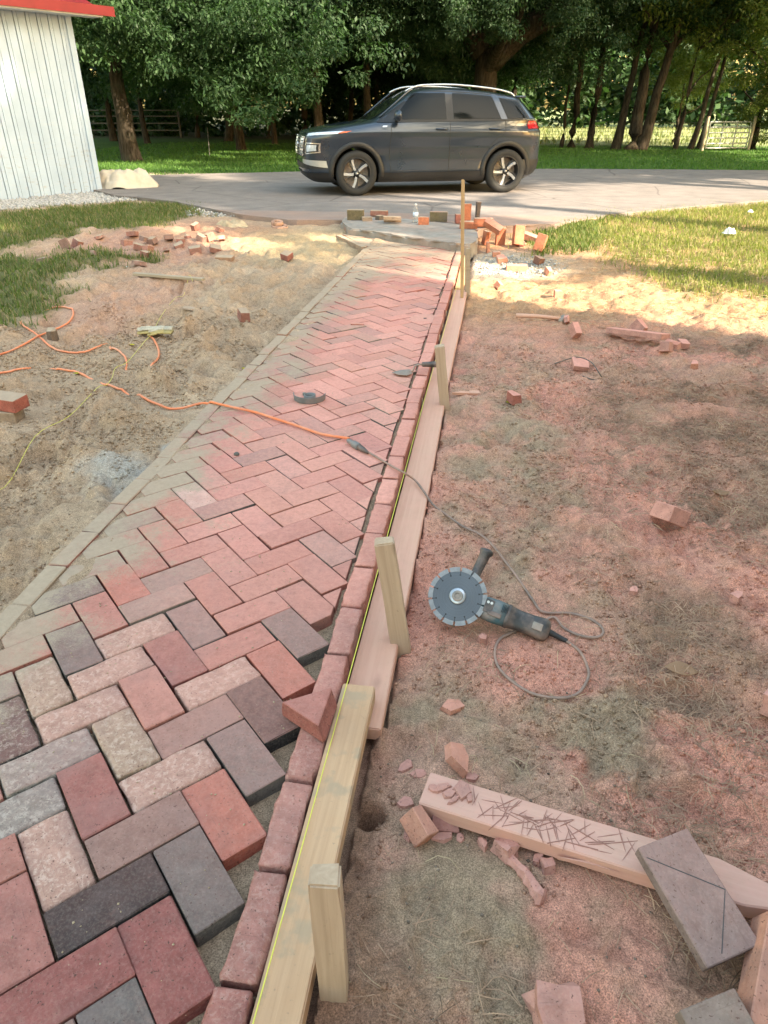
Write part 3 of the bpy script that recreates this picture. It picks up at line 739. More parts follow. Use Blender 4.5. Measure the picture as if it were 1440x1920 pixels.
stake('splintered stake beside the angle grinder blade', 752, 1212, 720, 1012, .052, .040, 'weathered_stake')
stake('stake with a string knot beside the trowel', 834, 766, 824, 648, .050, .040, 'weathered_stake')
stake('short grey stake just off the end of the pink board', 876, 553, 877, 466, .040, .035, 'grey_wood')
stake('tall thin yellow stick standing at the end of the path', 866, 560, 868, 337, .026, .022, 'thin_batten', zb=-.05)

def cable(bm, pts, r, seg=8, n=8): tube(bm, smooth_path(pts, n), r, seg)
bm = bmesh.new(); tube(bm, [(-.289, .0, .010), (-.283, 1.3, .011), (-.281, 3.3, .008), (-.262, 5.92, .012)], .0013, 6)
tag(obj('string_line', bm, MAT['string_yellow']), 'yellow string line stretched along the right edging and boards', 'string')
bm = bmesh.new()
pts = []
for u, v, d in ((-60, 930, .01), (0, 888, .012), (70, 830, .02), (130, 780, .02), (185, 742, .02), (200, 728, .0), (212, 716, .012), (218, 700, -.02), (238, 688, -.01), (252, 672, .01), (272, 645, -.005), (285, 632, .01), (305, 605, .02), (330, 568, .02), (345, 552, .0), (358, 540, .02), (362, 531, .02)):
    p = PG(u, v); pts.append((p.x, p.y, hs(p.x, p.y, .07)+abs(d)*.7+.014))
sp = smooth_path(pts, 5); tube(bm, sp, .0011, 6)
tag(obj('string_line', bm, MAT['string_yellow']), 'yellow string trailing across the sand, partly buried', 'string')

# ------------------------------------------------------------------ bricks and offcuts lying about
def shard_bm(dims):
    bm = bmesh.new(); n = random.randint(5, 7); a0 = random.uniform(0, 6.28); lo, hi = [], []
    for k in range(n):
        a = a0+2*math.pi*(k+random.uniform(-.25, .25))/n; r = random.uniform(.72, 1.1); x, y = dims[0]/2*r*math.cos(a), dims[1]/2*r*math.sin(a)
        lo.append(bm.verts.new((x, y, -dims[2]/2))); s = random.uniform(.78, .98); hi.append(bm.verts.new((x*s, y*s, dims[2]/2*random.uniform(.4, 1.2))))
    bm.faces.new(lo[::-1]); c = bm.verts.new((random.uniform(-.15, .15)*dims[0], random.uniform(-.15, .15)*dims[1], dims[2]/2*1.1))
    for k in range(n): bm.faces.new((lo[k], lo[(k+1)%n], hi[(k+1)%n], hi[k])); bm.faces.new((hi[k], hi[(k+1)%n], c))
    return bm
def brick_piece(dims, cuts, bev=.002, rough=.0):
    bm = bmesh.new(); box(bm, (0,0,0), dims)
    for co, no in cuts:
        bmesh.ops.bisect_plane(bm, geom=bm.verts[:]+bm.edges[:]+bm.faces[:], plane_co=co, plane_no=no, clear_outer=True)
        bmesh.ops.holes_fill(bm, edges=[e for e in bm.edges if e.is_boundary])
    if rough:
        bmesh.ops.triangulate(bm, faces=bm.faces[:]); bmesh.ops.subdivide_edges(bm, edges=bm.edges[:], cuts=1)
        for v in bm.verts: v.co += Vector((random.gauss(0,1), random.gauss(0,1), random.gauss(0,1)))*rough
    elif bev:
        bmesh.ops.bevel(bm, geom=bm.edges[:], offset=bev, segments=1, affect='EDGES', clamp_overlap=True)
    return bm
def settle(o, p, rot, sink=.004, base=None):
    o.rotation_euler = rot; m = Euler(rot).to_matrix()
    zmin = min((m @ v.co).z for v in o.data.vertices)
    g = hs(p[0], p[1], max(.02, max(o.dimensions.x, o.dimensions.y)*.4)) if base is None else base
    o.location = (p[0], p[1], g-zmin-sink)
def rnd_cuts(kind, d):
    a, b, c = d[0]/2, d[1]/2, d[2]/2
    if kind == 'half': return [(Vector((random.uniform(-.2, .25)*a, 0, 0)), Vector((1, random.uniform(-.35, .35), random.uniform(-.2, .2))).normalized())]
    if kind == 'wedge': return [(Vector((0, 0, 0)), Vector((1, random.choice([-1, 1])*random.uniform(.7, 1.3), 0)).normalized())]
    if kind == 'shard': return [(Vector((random.uniform(-.3, .3)*a, random.uniform(-.2, .2)*b, 0)), Vector((random.uniform(-1, 1), random.uniform(-1, 1), random.uniform(-.5, .5))).normalized()) for _ in range(4)]
    return []
def loose(u, v, label, group=None, kind='whole', dims=(.2, .1, .057), rot=None, col=None, rough=0, name=None, base=None, sink=.006, p=None, cuts=None, cat='brick'):
    if p is None: p = P(u, v, base) if base is not None else PG(u, v)
    bm = shard_bm(dims) if kind == 'shard' else brick_piece(dims, rnd_cuts(kind, dims) if cuts is None else cuts, .002, rough)
    if len(bm.verts) < 4: bm.free(); bm = brick_piece(dims, [], .002, rough)
    o = obj(name or ('brick' if kind == 'whole' else 'brick_offcut'), bm, MAT['brick'])
    if rot is None: rot = (random.uniform(-.12, .12), random.uniform(-.12, .12), random.uniform(0, 6.28))
    settle(o, p, rot, sink, base); c = col or random.choice(RED); o.color = (*c, 1)
    tag(o, label, cat, group); return o
DUSTP = (.54, .275, .225); DUSTO = (.60, .28, .19); ORB = (.50, .175, .095)
# near right
loose(1243, 985, 'dusty pink wedge of brick on dry straw, right of the grinder handle', kind='half', dims=(.13, .10, .06), rot=(.5, .2, 2.2), col=DUSTP)
loose(1428, 1322, 'big pink broken brick end on straw by the red dust drift', kind='half', dims=(.19, .10, .06), rot=(.2, .1, 2.5), col=DUSTP, rough=.0015)
loose(905, 1203, 'small brick crumb under the grinder body', kind='shard', dims=(.045, .035, .03), col=DUSTP)
loose(848, 1328, 'flat pink shard half sunk in sand below the grinder cord loop', kind='shard', dims=(.08, .05, .014), rot=(.05, .1, .4), col=DUSTO)
loose(855, 1428, 'bright brick shard with a notch behind the scored plank end', kind='shard', dims=(.10, .07, .025), rot=(.5, -.2, 1.9), col=DUSTO)
loose(797, 1556, 'pointed orange brick chunk in front of the scored plank end', kind='half', dims=(.085, .065, .05), rot=(.4, .5, .9), col=DUSTO)
loose(852, 1548, 'maroon brick slab leaning on the scored plank side', kind='half', dims=(.10, .05, .016), rot=(.7, .1, .1), col=(.27, .12, .11), sink=.003)
for (u, v, d, rz) in ((826, 1570, (.05, .035, .012), .3), (862, 1572, (.028, .022, .012), 1.2), (905, 1585, (.035, .026, .02), 2.0), (760, 1508, (.05, .032, .012), .5), (760, 1440, (.05, .035, .012), 1.0), (765, 1570, (.03, .02, .01), 2.0), (786, 1452, (.045, .03, .01), .2), (885, 1460, (.035, .03, .012), .2)):
    loose(u, v, 'flat pink brick flake on the ground by the scored plank', 'brick flakes round the scored plank', 'shard', d, (random.uniform(-.2, .2), random.uniform(-.2, .2), rz), DUSTP, name='brick_flake', cat='flake')
loose(936, 1590, 'ribbed pink brick lump beside the long sliver', kind='half', dims=(.075, .034, .032), rot=(.2, .2, 2.4), col=DUSTP, rough=.002)
loose(1022, 1618, 'smooth oval brick pebble under the scored plank', kind='half', dims=(.045, .026, .022), rot=(.1, .1, 2.0), col=DUSTP, rough=.002)
loose(1003, 1614, 'tiny brick pebble beside the oval pebble', kind='half', dims=(.026, .020, .018), col=DUSTP, rough=.002)
# long curved sliver
bm = bmesh.new(); pts = [PG(u, v)+Vector((0, 0, .008)) for u, v in ((950, 1612), (972, 1630), (992, 1655), (1010, 1682), (1020, 1690))]
tube(bm, smooth_path(pts, 3), [.006]+[.012]*3+[.014]*6+[.018]*2+[.012], 6)
for vtx in bm.verts: vtx.co += Vector((random.gauss(0,1), random.gauss(0,1), random.gauss(0,1)))*.0014
o = obj('brick_sliver', bm, MAT['brick']); o.color = (*DUSTP, 1); tag(o, 'long curved pink brick sliver lying on the sand', 'sliver')
loose(1040, 1912, 'rounded pink brick end standing up out of the sand', kind='whole', dims=(.080, .062, .06), rot=(.25, .1, .25), col=DUSTP, rough=.004, name='brick_offcut')
loose(1335, 1945, 'grey brick corner beside the orange brick', kind='half', dims=(.10, .07, .05), rot=(.25, -.2, .4), col=BGREY, cuts=[])
loose(1450, 1880, 'large smooth orange brick slab beside the grey brick corner', kind='whole', dims=(.20, .11, .055), rot=(.35, -.1, 1.15), col=(.55, .26, .18))
# middle right
loose(970, 752, 'square red brick end alone on the sand right of the trowel stake', kind='half', dims=(.09, .08, .055), rot=(0, 0, .4), col=RED[0])
loose(1102, 690, 'flat pink brick slab tilted over a hollow, wire lying across it', kind='half', dims=(.19, .10, .03), rot=(.25, .1, .1), col=DUSTP)
loose(1192, 640, 'long pink paving slab lying aslant on the rubble', kind='whole', dims=(.42, .10, .035), rot=(.15, .12, 2.35), col=DUSTP, name='brick_slab')
loose(1232, 655, 'broken brick end at the foot of the long slab', kind='half', dims=(.16, .10, .06), rot=(.3, .2, 2.7), col=DUSTP)
loose(1258, 652, 'jagged brick piece between the long slab and a small block', kind='shard', dims=(.14, .09, .05), rot=(.2, .1, .1), col=DUSTP)
loose(1285, 653, 'small pink brick block at the end of the rubble row', kind='half', dims=(.10, .08, .04), rot=(.1, .1, .2), col=DUSTP)
loose(1200, 618, 'rounded dusty brick chunk behind the long slab', kind='half', dims=(.12, .09, .07), rot=(.6, .2, 1.0), col=DUSTP)
loose(1085, 630, 'upright dusty brick half left of the long slab', kind='half', dims=(.12, .09, .06), rot=(.7, .1, .5), col=DUSTP)
loose(1063, 606, 'thin leaning brick shard at the hammer head', kind='shard', dims=(.10, .08, .03), rot=(1.2, .1, 1.2), col=DUSTP)
loose(1294, 690, 'small brick lump on straw below the rubble row', kind='half', dims=(.07, .06, .04), col=DUSTO)
loose(1188, 1150-40, 'tiny pink crumb of brick on the red dust', kind='shard', dims=(.04, .03, .02), col=DUSTP, name='brick_flake', cat='flake')
loose(1385, 1130, 'small round brick lump on straw below the dry leaf', kind='half', dims=(.05, .04, .03), col=DUSTP, rough=.002)
# sunlit pieces right of the stick
SUNP = (('standing brick end casting a shadow on the sunlit sand', 1053, 560, 'half', (.13, .065, .085), (0, 0, .1)),
        ('small tilted brick wedge on sunlit sand near the short stake', 937, 540, 'half', (.08, .06, .05), (.5, .3, .9)),
        ('sunlit whole brick lying flat across the sand', 968, 510, 'whole', (.2, .1, .06), (0, 0, .05)),
        ('slanted brick slab half buried in sunlit gravel', 950, 494, 'half', (.2, .1, .05), (.25, -.15, .2)),
        ('stubby brick end lying on the pale gravel', 935, 480, 'half', (.13, .09, .05), (0, 0, .1)),
        ('upright narrow brick at the edge of the pale gravel', 917, 473, 'half', (.06, .05, .11), (0, 0, .3)),
        ('dark-faced brick cube on the sunlit gravel', 1012, 497, 'half', (.10, .09, .07), (.2, .1, .7)),
        ('maroon half brick tilted on the sunlit earth', 1032, 518, 'half', (.10, .08, .06), (.4, .1, .5)))
for lab, u, v, k, d, r_ in SUNP: loose(u, v, lab, kind=k, dims=d, rot=r_, col=DUSTO if 'dark' not in lab else (.22, .11, .08))
# pile at the end of the slab
B = DZ+.012
def pile(u, v, z, rot, col, label, dims=(.2, .1, .06), kind='whole'):
    p = P(u, v, z); return loose(u, v, label, kind=kind, dims=dims, rot=rot, col=col, base=z, p=p, sink=0)
pile(878, 428, B, (0, 0, .05), ORB, 'lowest brick at the front of the slab pile', (.2, .1, .075))
pile(903, 424, B, (0, 0, .1), ORB, 'brick under the topmost flat brick of the slab pile', (.2, .1, .07))
pile(906, 420, B+.071, (0, 0, .08), ORB, 'topmost flat brick of the slab pile', (.21, .1, .062))
pile(873, 413, B, (0, 0, .4), ORB, 'brick stood on end at the back of the slab pile', (.11, .065, .19))
pile(858, 418, B, (0, 0, .2), RED[1], 'short brick end behind the tall thin stick', (.06, .1, .10))
pile(899, 411, B+.0, (0, .0, .3), (.16, .12, .10), 'dark pointed brick end behind the pile', (.10, .07, .20), 'half')
loose(924, 440, 'brick tipped steeply off the slab onto two others', dims=(.21, .10, .06), rot=(.35, .45, -.35), col=ORB, base=.085, sink=0)
loose(914, 458, 'small upright brick propping the tipped brick', kind='half', dims=(.10, .08, .14), rot=(.1, .1, .5), col=ORB)
loose(937, 460, 'upright brick right under the tipped brick', dims=(.10, .07, .19), rot=(.05, .0, .2), col=ORB)
loose(970, 462, 'tall brick leaning back by itself in the pile', dims=(.11, .07, .20), rot=(-.35, .15, .35), col=ORB)
loose(994, 456, 'brick lying half hidden behind the leaning ones', dims=(.2, .1, .06), rot=(.1, .25, -.4), col=DUSTO)
loose(1012, 470, 'last leaning brick of the pile beside the grass', dims=(.10, .07, .17), rot=(-.3, .2, -.3), col=ORB)
loose(985, 462, 'flat dark brick piece between the leaning bricks', kind='half', dims=(.16, .1, .05), col=MAROON)
# things on the slab edge
MOSS = (.16, .13, .075)
pile(667, 412, B, (0, 0, .0), MOSS, 'mossy upright block at the left end of the slab', (.20, .08, .115))
pile(711, 404, B, (0, 0, .0), (.30, .14, .11), 'low red brick behind the flat pavers on the slab', (.22, .09, .06))
pile(688, 414, B, (0, 0, .3), TAN, 'sand coloured paver lying before the mossy block', (.12, .09, .045))
pile(712, 412, B, (0, 0, 1.0), (.17, .13, .10), 'dark brick end beside the stacked pavers', (.09, .07, .05))
pile(736, 416, B, (0, 0, .1), (.42, .27, .17), 'lower flat paver of the two stacked on the slab', (.21, .1, .035))
pile(735, 413, B+.036, (0, .03, .2), TAN, 'upper flat paver of the two stacked on the slab', (.21, .1, .04))
pile(800, 421, B, (0, 0, .1), ORB, 'ribbed orange brick wedge right of the water bottle', (.20, .06, .085), 'wedge')
pile(822, 415, B, (0, 0, .0), MOSS, 'mossy block standing right of the orange wedge', (.21, .08, .11))
# left rubble heap
for (u, v, d, k) in ((131, 466, (.17, .1, .1), 'wedge'), (149, 464, (.1, .1, .09), 'half'), (189, 457, (.2, .1, .03), 'shard'), (178, 475, (.15, .09, .05), 'shard'), (86, 489, (.2, .12, .04), 'shard'), (236, 462, (.14, .1, .07), 'half'), (255, 452, (.2, .1, .05), 'half'), (264, 468, (.19, .1, .06), 'half'), (281, 453, (.2, .1, .05), 'wedge'), (294, 465, (.2, .1, .06), 'half'), (270, 481, (.1, .08, .07), 'half'), (283, 474, (.14, .09, .07), 'half'), (316, 456, (.16, .1, .05), 'wedge'), (340, 456, (.24, .07, .05), 'whole'), (334, 464, (.18, .1, .04), 'half'), (364, 440, (.13, .09, .08), 'half'), (370, 452, (.22, .08, .07), 'wedge'), (388, 450, (.17, .1, .08), 'half'), (376, 478, (.22, .11, .06), 'half'), (404, 470, (.2, .11, .05), 'half'), (260, 497, (.15, .09, .04), 'shard'), (410, 442, (.12, .08, .05), 'half'), (313, 474, (.12, .08, .03), 'shard'), (417, 452, (.14, .08, .05), 'shard'), (352, 446, (.12, .08, .05), 'shard')):
    loose(u, v, 'broken red brick piece in the rubble heap between grass and sand', 'rubble heap by the left grass', k, d, (random.uniform(-.35, .35), random.uniform(-.35, .35), random.uniform(0, 3.1)), random.choice([(.40, .20, .16), (.32, .15, .12), (.36, .17, .135), (.30, .18, .15)]), sink=.018)
loose(465, 603, 'lone cubic brick end on the sand below the left edging', kind='half', dims=(.12, .09, .07), rot=(.2, .1, .6), col=(.33, .15, .12))
loose(543, 490, 'reddish brick end sticking out of the dug sand', kind='half', dims=(.16, .09, .06), rot=(.2, -.3, 1.1), col=RED[3])
loose(440, 490, 'long sand coated slab lying on the dug earth', kind='half', dims=(.36, .10, .05), rot=(.1, .05, .25), col=(.40, .25, .17), name='brick_slab')
loose(360, 602, 'thin pale brick flake on the sand', kind='shard', dims=(.13, .07, .01), rot=(.1, .1, .2), col=(.45, .33, .25), name='brick_flake', cat='flake')
loose(52, 662, 'dark dirt clod beneath the crossed orange cord', kind='shard', dims=(.11, .09, .07), col=(.16, .11, .08), rough=.004, name='dirt_clod', cat='clod', p=PG(100, 636))
loose(0, 0, 'lower sandy brick of the pair beside the cord', p=PG(0, 785), dims=(.2, .1, .06), rot=(.03, .03, .15), col=TAN, sink=.012)
q = PG(0, 785); z2 = hs(q.x, q.y, .08)+.050
loose(0, 0, 'upper red brick stacked on the sandy brick', p=(q.x+.03, q.y+.02), dims=(.2, .1, .06), rot=(.02, .03, -.12), col=BRIGHT, base=z2, sink=0)
# on the path
loose(0, 0, 'thin red brick slip lying loose on the path', kind='wedge', dims=(.12, .055, .012), p=P(675, 609, 0), base=.001, rot=(0, 0, .05), col=(.5, .2, .15), sink=0, name='brick_slip', cat='brick slip')
for i, (u, v, L) in enumerate(((785, 655, .09), (790, 665, .07), (760, 852, .085))):
    pass
# wedge brick resting across the edging
o = loose(0, 0, 'rough split brick wedge resting across edging and string', kind='wedge', dims=(.135, .105, .050), p=P(594, 1330, .03), base=.006, rot=(.02, -.03, -.55), col=(.37, .135, .115), sink=0,
          cuts=[(Vector((0, .062, 0)), Vector((.0, 1, 0))), (Vector((.038, 0, 0)), Vector((1, .55, .3)).normalized()), (Vector((-.038, 0, 0)), Vector((-1, .55, .25)).normalized())], name='brick_wedge')
# scribed grey brick and scored plank
pl0, pl1 = P(796, 1474, -.022), P(1470, 1680, -.022)
PLA = math.atan2(pl1.y-pl0.y, pl1.x-pl0.x); PLL = (pl1-pl0).length+.05
def build_plank():
    bm = bmesh.new(); w, t = .088, .040
    poly = [(0, -w/2), (PLL-.12, -w/2), (PLL+.04, -.01), (PLL-.16, w/2), (0, w/2)]
    prism(bm, poly, -t/2, t/2); bmesh.ops.bevel(bm, geom=bm.edges[:], offset=.003, segments=1, affect='EDGES')
    root = obj('scored_plank', bm, MAT['scored_plank']); root.location = (pl0.x, pl0.y, -.044); root.rotation_euler = (0, .0, PLA)
    tag(root, 'offcut of timber scored by many saw cuts, dusted pink', 'plank')
    n = NT('saw_kerf'); n.set(n.mix(n.noise(n.coord(), 60), (.27, .13, .10), (.36, .18, .14)), .95)
    for i in range(62):
        bm = bmesh.new()
        cx = random.gauss(.23, .075) if random.random() < .88 else random.uniform(.36, .44); cy = random.uniform(-.030, .022); a = random.choice([random.gauss(1.2, .35), random.gauss(1.9, .3), random.gauss(.2, .4)]); L = random.uniform(.028, .065)
        m = Matrix.Translation((cx, cy, t/2+.0002)) @ Matrix.Rotation(a, 4, 'Z')
        pts = [(-L/2, 0), (0, -random.uniform(.0006, .0016)), (L/2, 0), (0, .0010)]
        prism(bm, [tuple((m @ Vector((x, y, 0)))[:2]) for x, y in pts], t/2-.002, t/2+.0006+.00002*i)
        obj('saw_cut', bm, n.m, root)
    bm = bmesh.new(); prism(bm, [(.30, -w/2-.010), (.36, -w/2-.004), (.42, -w/2-.002), (.36, -w/2+.001)], -.006, .004); obj('splinter', bm, MAT['scored_plank'], root)
    return root
plank = build_plank()
ptop = plank.location.z+.020
for (du, dv, d) in ((868, 1480, (.065, .045, .008)), (842, 1490, (.04, .03, .006)), (828, 1478, (.05, .02, .007)), (880, 1497, (.035, .02, .006)), (850, 1502, (.04, .016, .006)), (815, 1480, (.035, .025, .006))):
    loose(0, 0, 'thin brick chip scattered on top of the scored plank', 'chips on the scored plank', 'shard', d, (0, 0, random.uniform(0, 3)), DUSTP, p=P(du, dv, ptop), base=ptop, sink=0, name='brick_chip', cat='chip')
o = loose(0, 0, 'grey brick with a scribed cutting line, leaning on the scored plank', dims=(.21, .112, .030), p=P(1303, 1680, .02), base=-.052, rot=(R(0), R(0), R(0)), col=(.25, .185, .170), sink=0, name='scribed_brick')
o.rotation_euler = (R(6), R(14), R(-62)); o.location = P(1303, 1678, .012)+Vector((0, 0, -.004))
lb = bmesh.new(); prism(lb, [(-.0835, -.051), (.0115, .052), (.010, .053), (-.085, -.050)], .0150, .0154); prism(lb, [(.094, -.0195), (.095, -.018), (.0115, .0535), (.010, .053)], .0150, .0154)
nk = NT('pencil_line'); nk.set(nk.mix(nk.noise(nk.coord(), 80), (.05, .045, .045), (.09, .08, .08)), .9); obj('cutting_line', lb, nk.m, o)

# ------------------------------------------------------------------ small tools
# trowel on the path
def build_trowel():
    a, b = P(802, 690, .03), P(735, 700, .005)
    root = empty('trowel', (b.x, b.y, .001), math.atan2(a.y-b.y, a.x-b.x)); L = (a-b).length
    tag(root, 'pointing trowel lying on the brick path, dusty handle to the edging', 'trowel')
    bm = bmesh.new(); prism(bm, [(0, .0), (.03, -.045), (.075, -.062), (.10, -.045), (.118, 0), (.10, .035), (.05, .030)], .008, .0105)
    for v in bm.verts: v.co.z += .10*v.co.x*.25
    obj('blade', bm, MAT['dull_steel'], root)
    bm = bmesh.new(); tube(bm, smooth_path([(.095, -.01, .012), (.115, -.008, .020), (.125, -.004, .042), (.150, .0, .050), (.175, .0, .050)], 4), .005, 8); obj('shank', bm, MAT['dull_steel'], root, True)
    bm = bmesh.new(); tube(bm, [(.165, 0, .050), (.17, 0, .050), (.19, 0, .050), (.23, 0, .049), (.27, 0, .047), (.285, 0, .046), (.29, 0, .046)], [.010, .014, .0145, .0165, .017, .015, .008], 12); obj('handle', bm, MAT['grinder_black'], root, True)
build_trowel()
# guard of the grinder left on the path
def build_guard():
    c = P(581, 748, .0); root = empty('blade_guard', (c.x, c.y, 0), R(4)); tag(root, 'grey crescent blade guard of a grinder lying on the brick path', 'guard')
    bm = bmesh.new(); r0, n = .080, 24
    prof = [(.030, .004), (.034, .001), (.076, .001), (.080, .005), (.082, .034), (.079, .034), (.0765, .006), (.072, .004), (.034, .004), (.030, .004)]
    rings = []
    for k in range(n+1):
        a = R(180)+R(180)*k/n; e = .5-.5*math.cos(2*math.pi*min(k, n-k)/n) if False else 1
        rings.append([bm.verts.new((r*math.cos(a), r*math.sin(a), h)) for r, h in prof])
    for k in range(n):
        for i in range(len(prof)-1): bm.faces.new((rings[k][i], rings[k+1][i], rings[k+1][i+1], rings[k][i+1]))
    bm.faces.new(rings[0][:-1]); bm.faces.new(rings[-1][:-1][::-1])
    obj('shroud', bm, MAT['grey_plastic'], root)
    bm = bmesh.new(); prof = [(.024, .001), (.030, .001), (.030, .024), (.024, .024), (.024, .001)]; lathe(bm, prof, 24); obj('clamp_ring', bm, MAT['grey_plastic'], root, True)
    bm = boxbm((.016, .012, .016), .002, c=(-.030, .014, .020)); obj('clamp_screw', bm, MAT['dull_steel'], root)
build_guard()
# spare disc lying flat
c = P(797, 598, 0); bm = bmesh.new(); pts = []
for k in range(48):
    a = 2*math.pi*k/48; r = .110 if k % 4 else .098; pts.append((r*math.cos(a), r*math.sin(a)))
prism(bm, pts, 0, .0025); o = obj('cutting_disc', bm, MAT['brick']); o.color = (.45, .27, .22, 1); o.location = (c.x, c.y, .002); o.rotation_euler = (R(1.2), 0, 0); tag(o, 'dusty spare cutting disc lying flat on the brick path', 'disc')
bm = bmesh.new(); lathe(bm, [(0, 0), (.012, 0), (.012, .001), (0, .001)], 14); h_ = obj('arbor_hole', bm, MAT['car_black'], o); h_.location = (0, 0, .0026)

# angle grinder
def build_grinder():
    zc = .02; C = P(858, 1118, zc)                                        # blade centre
    toc = (Vector((0, 0, H))-C).normalized()
    n = (toc+Vector((-.10, .02, .18))).normalized()                       # blade faces up towards the viewer side
    tail = P(1012, 1178, -.045); a = (tail-C); a = (a-n*a.dot(n)*.55).normalized()
    h = n.cross(a).normalized(); n2 = a.cross(h).normalized()
    m = Matrix((a, h, n2)).transposed().to_4x4()
    root = empty('angle_grinder', C); root.rotation_mode = 'QUATERNION'; root.rotation_quaternion = m.to_quaternion()
    tag(root, 'teal and black angle grinder with segmented diamond blade lying on the dust', 'angle grinder')
    # blade: local xy plane, facing +z; body along +x; handle along +y
    r = .0870; bm = bmesh.new(); N = 14*8; pts = []
    lathe(bm, [(0, .0), (.075, .0), (.075, .0022), (0, .0022)], 64); bl = obj('blade', bm, MAT['blade_steel'], root)
    for k in range(14):
        sb = bmesh.new()
        a0 = 2*math.pi*k/14+.035; a1 = 2*math.pi*(k+1)/14-.035; pts = []
        for i in range(7): t = a0+(a1-a0)*i/6; pts.append((r*math.cos(t), r*math.sin(t)))
        for i in range(7): t = a1-(a1-a0)*i/6; pts.append((.0735*math.cos(t), .0735*math.sin(t)))
        s_ = bmesh.new(); prism(s_, pts, -.0006, .0030); obj('rim_segment', s_, MAT['segment_steel'], bl)
        d = 2*math.pi*k/14; mk = Matrix.Rotation(d, 4, 'Z')
        pz = [(.076, -.0009), (.076, .0009), (.066, .0009)]+[(.0635+.0026*math.cos(t), .0026*math.sin(t)) for t in np.linspace(.35, 5.93, 8)]+[(.066, -.0009)]; prism(sb, [tuple((mk @ Vector((x_, y_, 0)))[:2]) for x_, y_ in pz], .0016, .0027); obj('slot', sb, MAT['car_black'], bl)
    bm = bmesh.new(); lathe(bm, [(.012, .0022), (.024, .0022), (.0245, .006), (.022, .0075), (.012, .0075)], 28); obj('flange', bm, MAT['steel'], bl, True)
    bm = bmesh.new(); lathe(bm, [(0, .006), (.0165, .006), (.0165, .010), (.014, .0115), (.009, .0115), (.0075, .009), (0, .009)], 20); obj('lock_nut', bm, MAT['dull_steel'], bl)
    # gear head behind the blade
    bm = bmesh.new(); lathe(bm, [(0, -.004), (.022, -.004), (.024, -.014), (.033, -.020), (.036, -.030), (.033, -.052), (.022, -.060), (0, -.060)], 24)
    tube(bm, [(.01, 0, -.036), (.05, 0, -.036), (.085, 0, -.036)], [.028, .031, .033], 16); obj('gear_head', bm, MAT['grinder_teal'], root, True)
    bm = bmesh.new(); xs = [(.080, .034, .030), (.10, .035, .031), (.135, .034, .030), (.155, .031, .028)]
    def squarish(xs, seg=20, zc=-.030):
        rings = []
        for x, ry, rz in xs:
            rr = []
            for k in range(seg):
                t = 2*math.pi*k/seg; c_, s_ = math.cos(t), math.sin(t); rr.append(bm.verts.new((x, ry*math.copysign(abs(c_)**.6, c_), zc+rz*math.copysign(abs(s_)**.6, s_))))
            rings.append(rr)
        for i in range(len(rings)-1):
            for k in range(seg): bm.faces.new((rings[i][k], rings[i][(k+1)%seg], rings[i+1][(k+1)%seg], rings[i+1][k]))
        bm.faces.new(rings[0]); bm.faces.new(rings[-1])
    squarish([(.078, .030, .027), (.086, .0345, .031), (.12, .036, .032), (.15, .034, .030)]); obj('motor_housing', bm, MAT['grinder_teal'], root, True)
    bm = bmesh.new(); squarish([(.149, .0335, .0295), (.152, .0355, .0315), (.160, .0355, .0315), (.163, .033, .029), (.19, .030, .027), (.235, .031, .028), (.262, .034, .031), (.276, .031, .028), (.283, .020, .018)]); obj('handle_body', bm, MAT['grinder_black'], root, True)
    bm = boxbm((.040, .014, .006), .0025, 2, (.118, -.012, .0035)); sw = obj('switch', bm, MAT['grinder_black'], root)
    bm = boxbm((.026, .040, .003), .001, 1, (.095, .006, .0025)); obj('vent_panel', bm, MAT['grinder_black'], root)
    bm = bmesh.new()
    for k in range(5): box(bm, (.135+.004*k, .014, .0015), (.0014, .024, .003))
    obj('vent_rib', bm, MAT['car_black'], root)
    bm = bmesh.new(); lathe(bm, [(0, .0042), (.0042, .0042), (.0042, .0048), (0, .0048)], 10, Matrix.Translation((.090, .016, 0))); lathe(bm, [(0, .0042), (.0042, .0042), (.0042, .0048), (0, .0048)], 10, Matrix.Translation((.1005, .016, 0))); obj('warning_symbol', bm, MAT['paper'], root)
    bm = boxbm((.030, .022, .004), .0015, 1, (.245, .0, -.0005)); obj('brush_cover', bm, MAT['dull_steel'], root)
    # side handle
    bm = bmesh.new(); tube(bm, [(.018, .030, -.034), (.022, .050, -.034), (.0225, .058, -.034), (.023, .064, -.034), (.024, .07, -.034), (.028, .11, -.034), (.032, .150, -.034), (.033, .158, -.034), (.034, .166, -.034), (.034, .170, -.034)], [.008, .009, .022, .022, .015, .0155, .0165, .0215, .0215, .012], 14); obj('side_handle', bm, MAT['grinder_black'], root, True)
    bm = bmesh.new(); tube(bm, [(.275, 0, -.030), (.285, 0, -.030), (.30, -.002, -.030), (.335, -.006, -.030), (.34, -.006, -.030)], [.012, .010, .0085, .007, .007], 10); obj('cord_boot', bm, MAT['black_rubber'], root, True)
    # flex: along the ground, back to the plug at the orange cord
    bpy.context.view_layer.update()
    e = root.matrix_world @ Vector((.335, -.006, -.030)); inv = root.matrix_world.inverted()
    pts = [e]
    def gp(u, v, dz=.005): p = P(u, v, -.06); return Vector((p.x, p.y, hs(p.x, p.y, .02)+dz))
    for u, v in ((1088, 1218), (1104, 1244), (1103, 1268), (1085, 1290), (1050, 1302), (1000, 1294), (958, 1270), (934, 1240), (929, 1210), (938, 1190), (958, 1180), (985, 1172), (1015, 1160)): pts.append(gp(u, v))
    for u, v in ((1040, 1150), (1060, 1172), (1095, 1188), (1125, 1188), (1131, 1176), (1110, 1155), (1070, 1142), (1020, 1141), (1000, 1120), (968, 1085), (945, 1052), (925, 1028), (900, 1004), (868, 985), (838, 968)): pts.append(gp(u, v, .007))
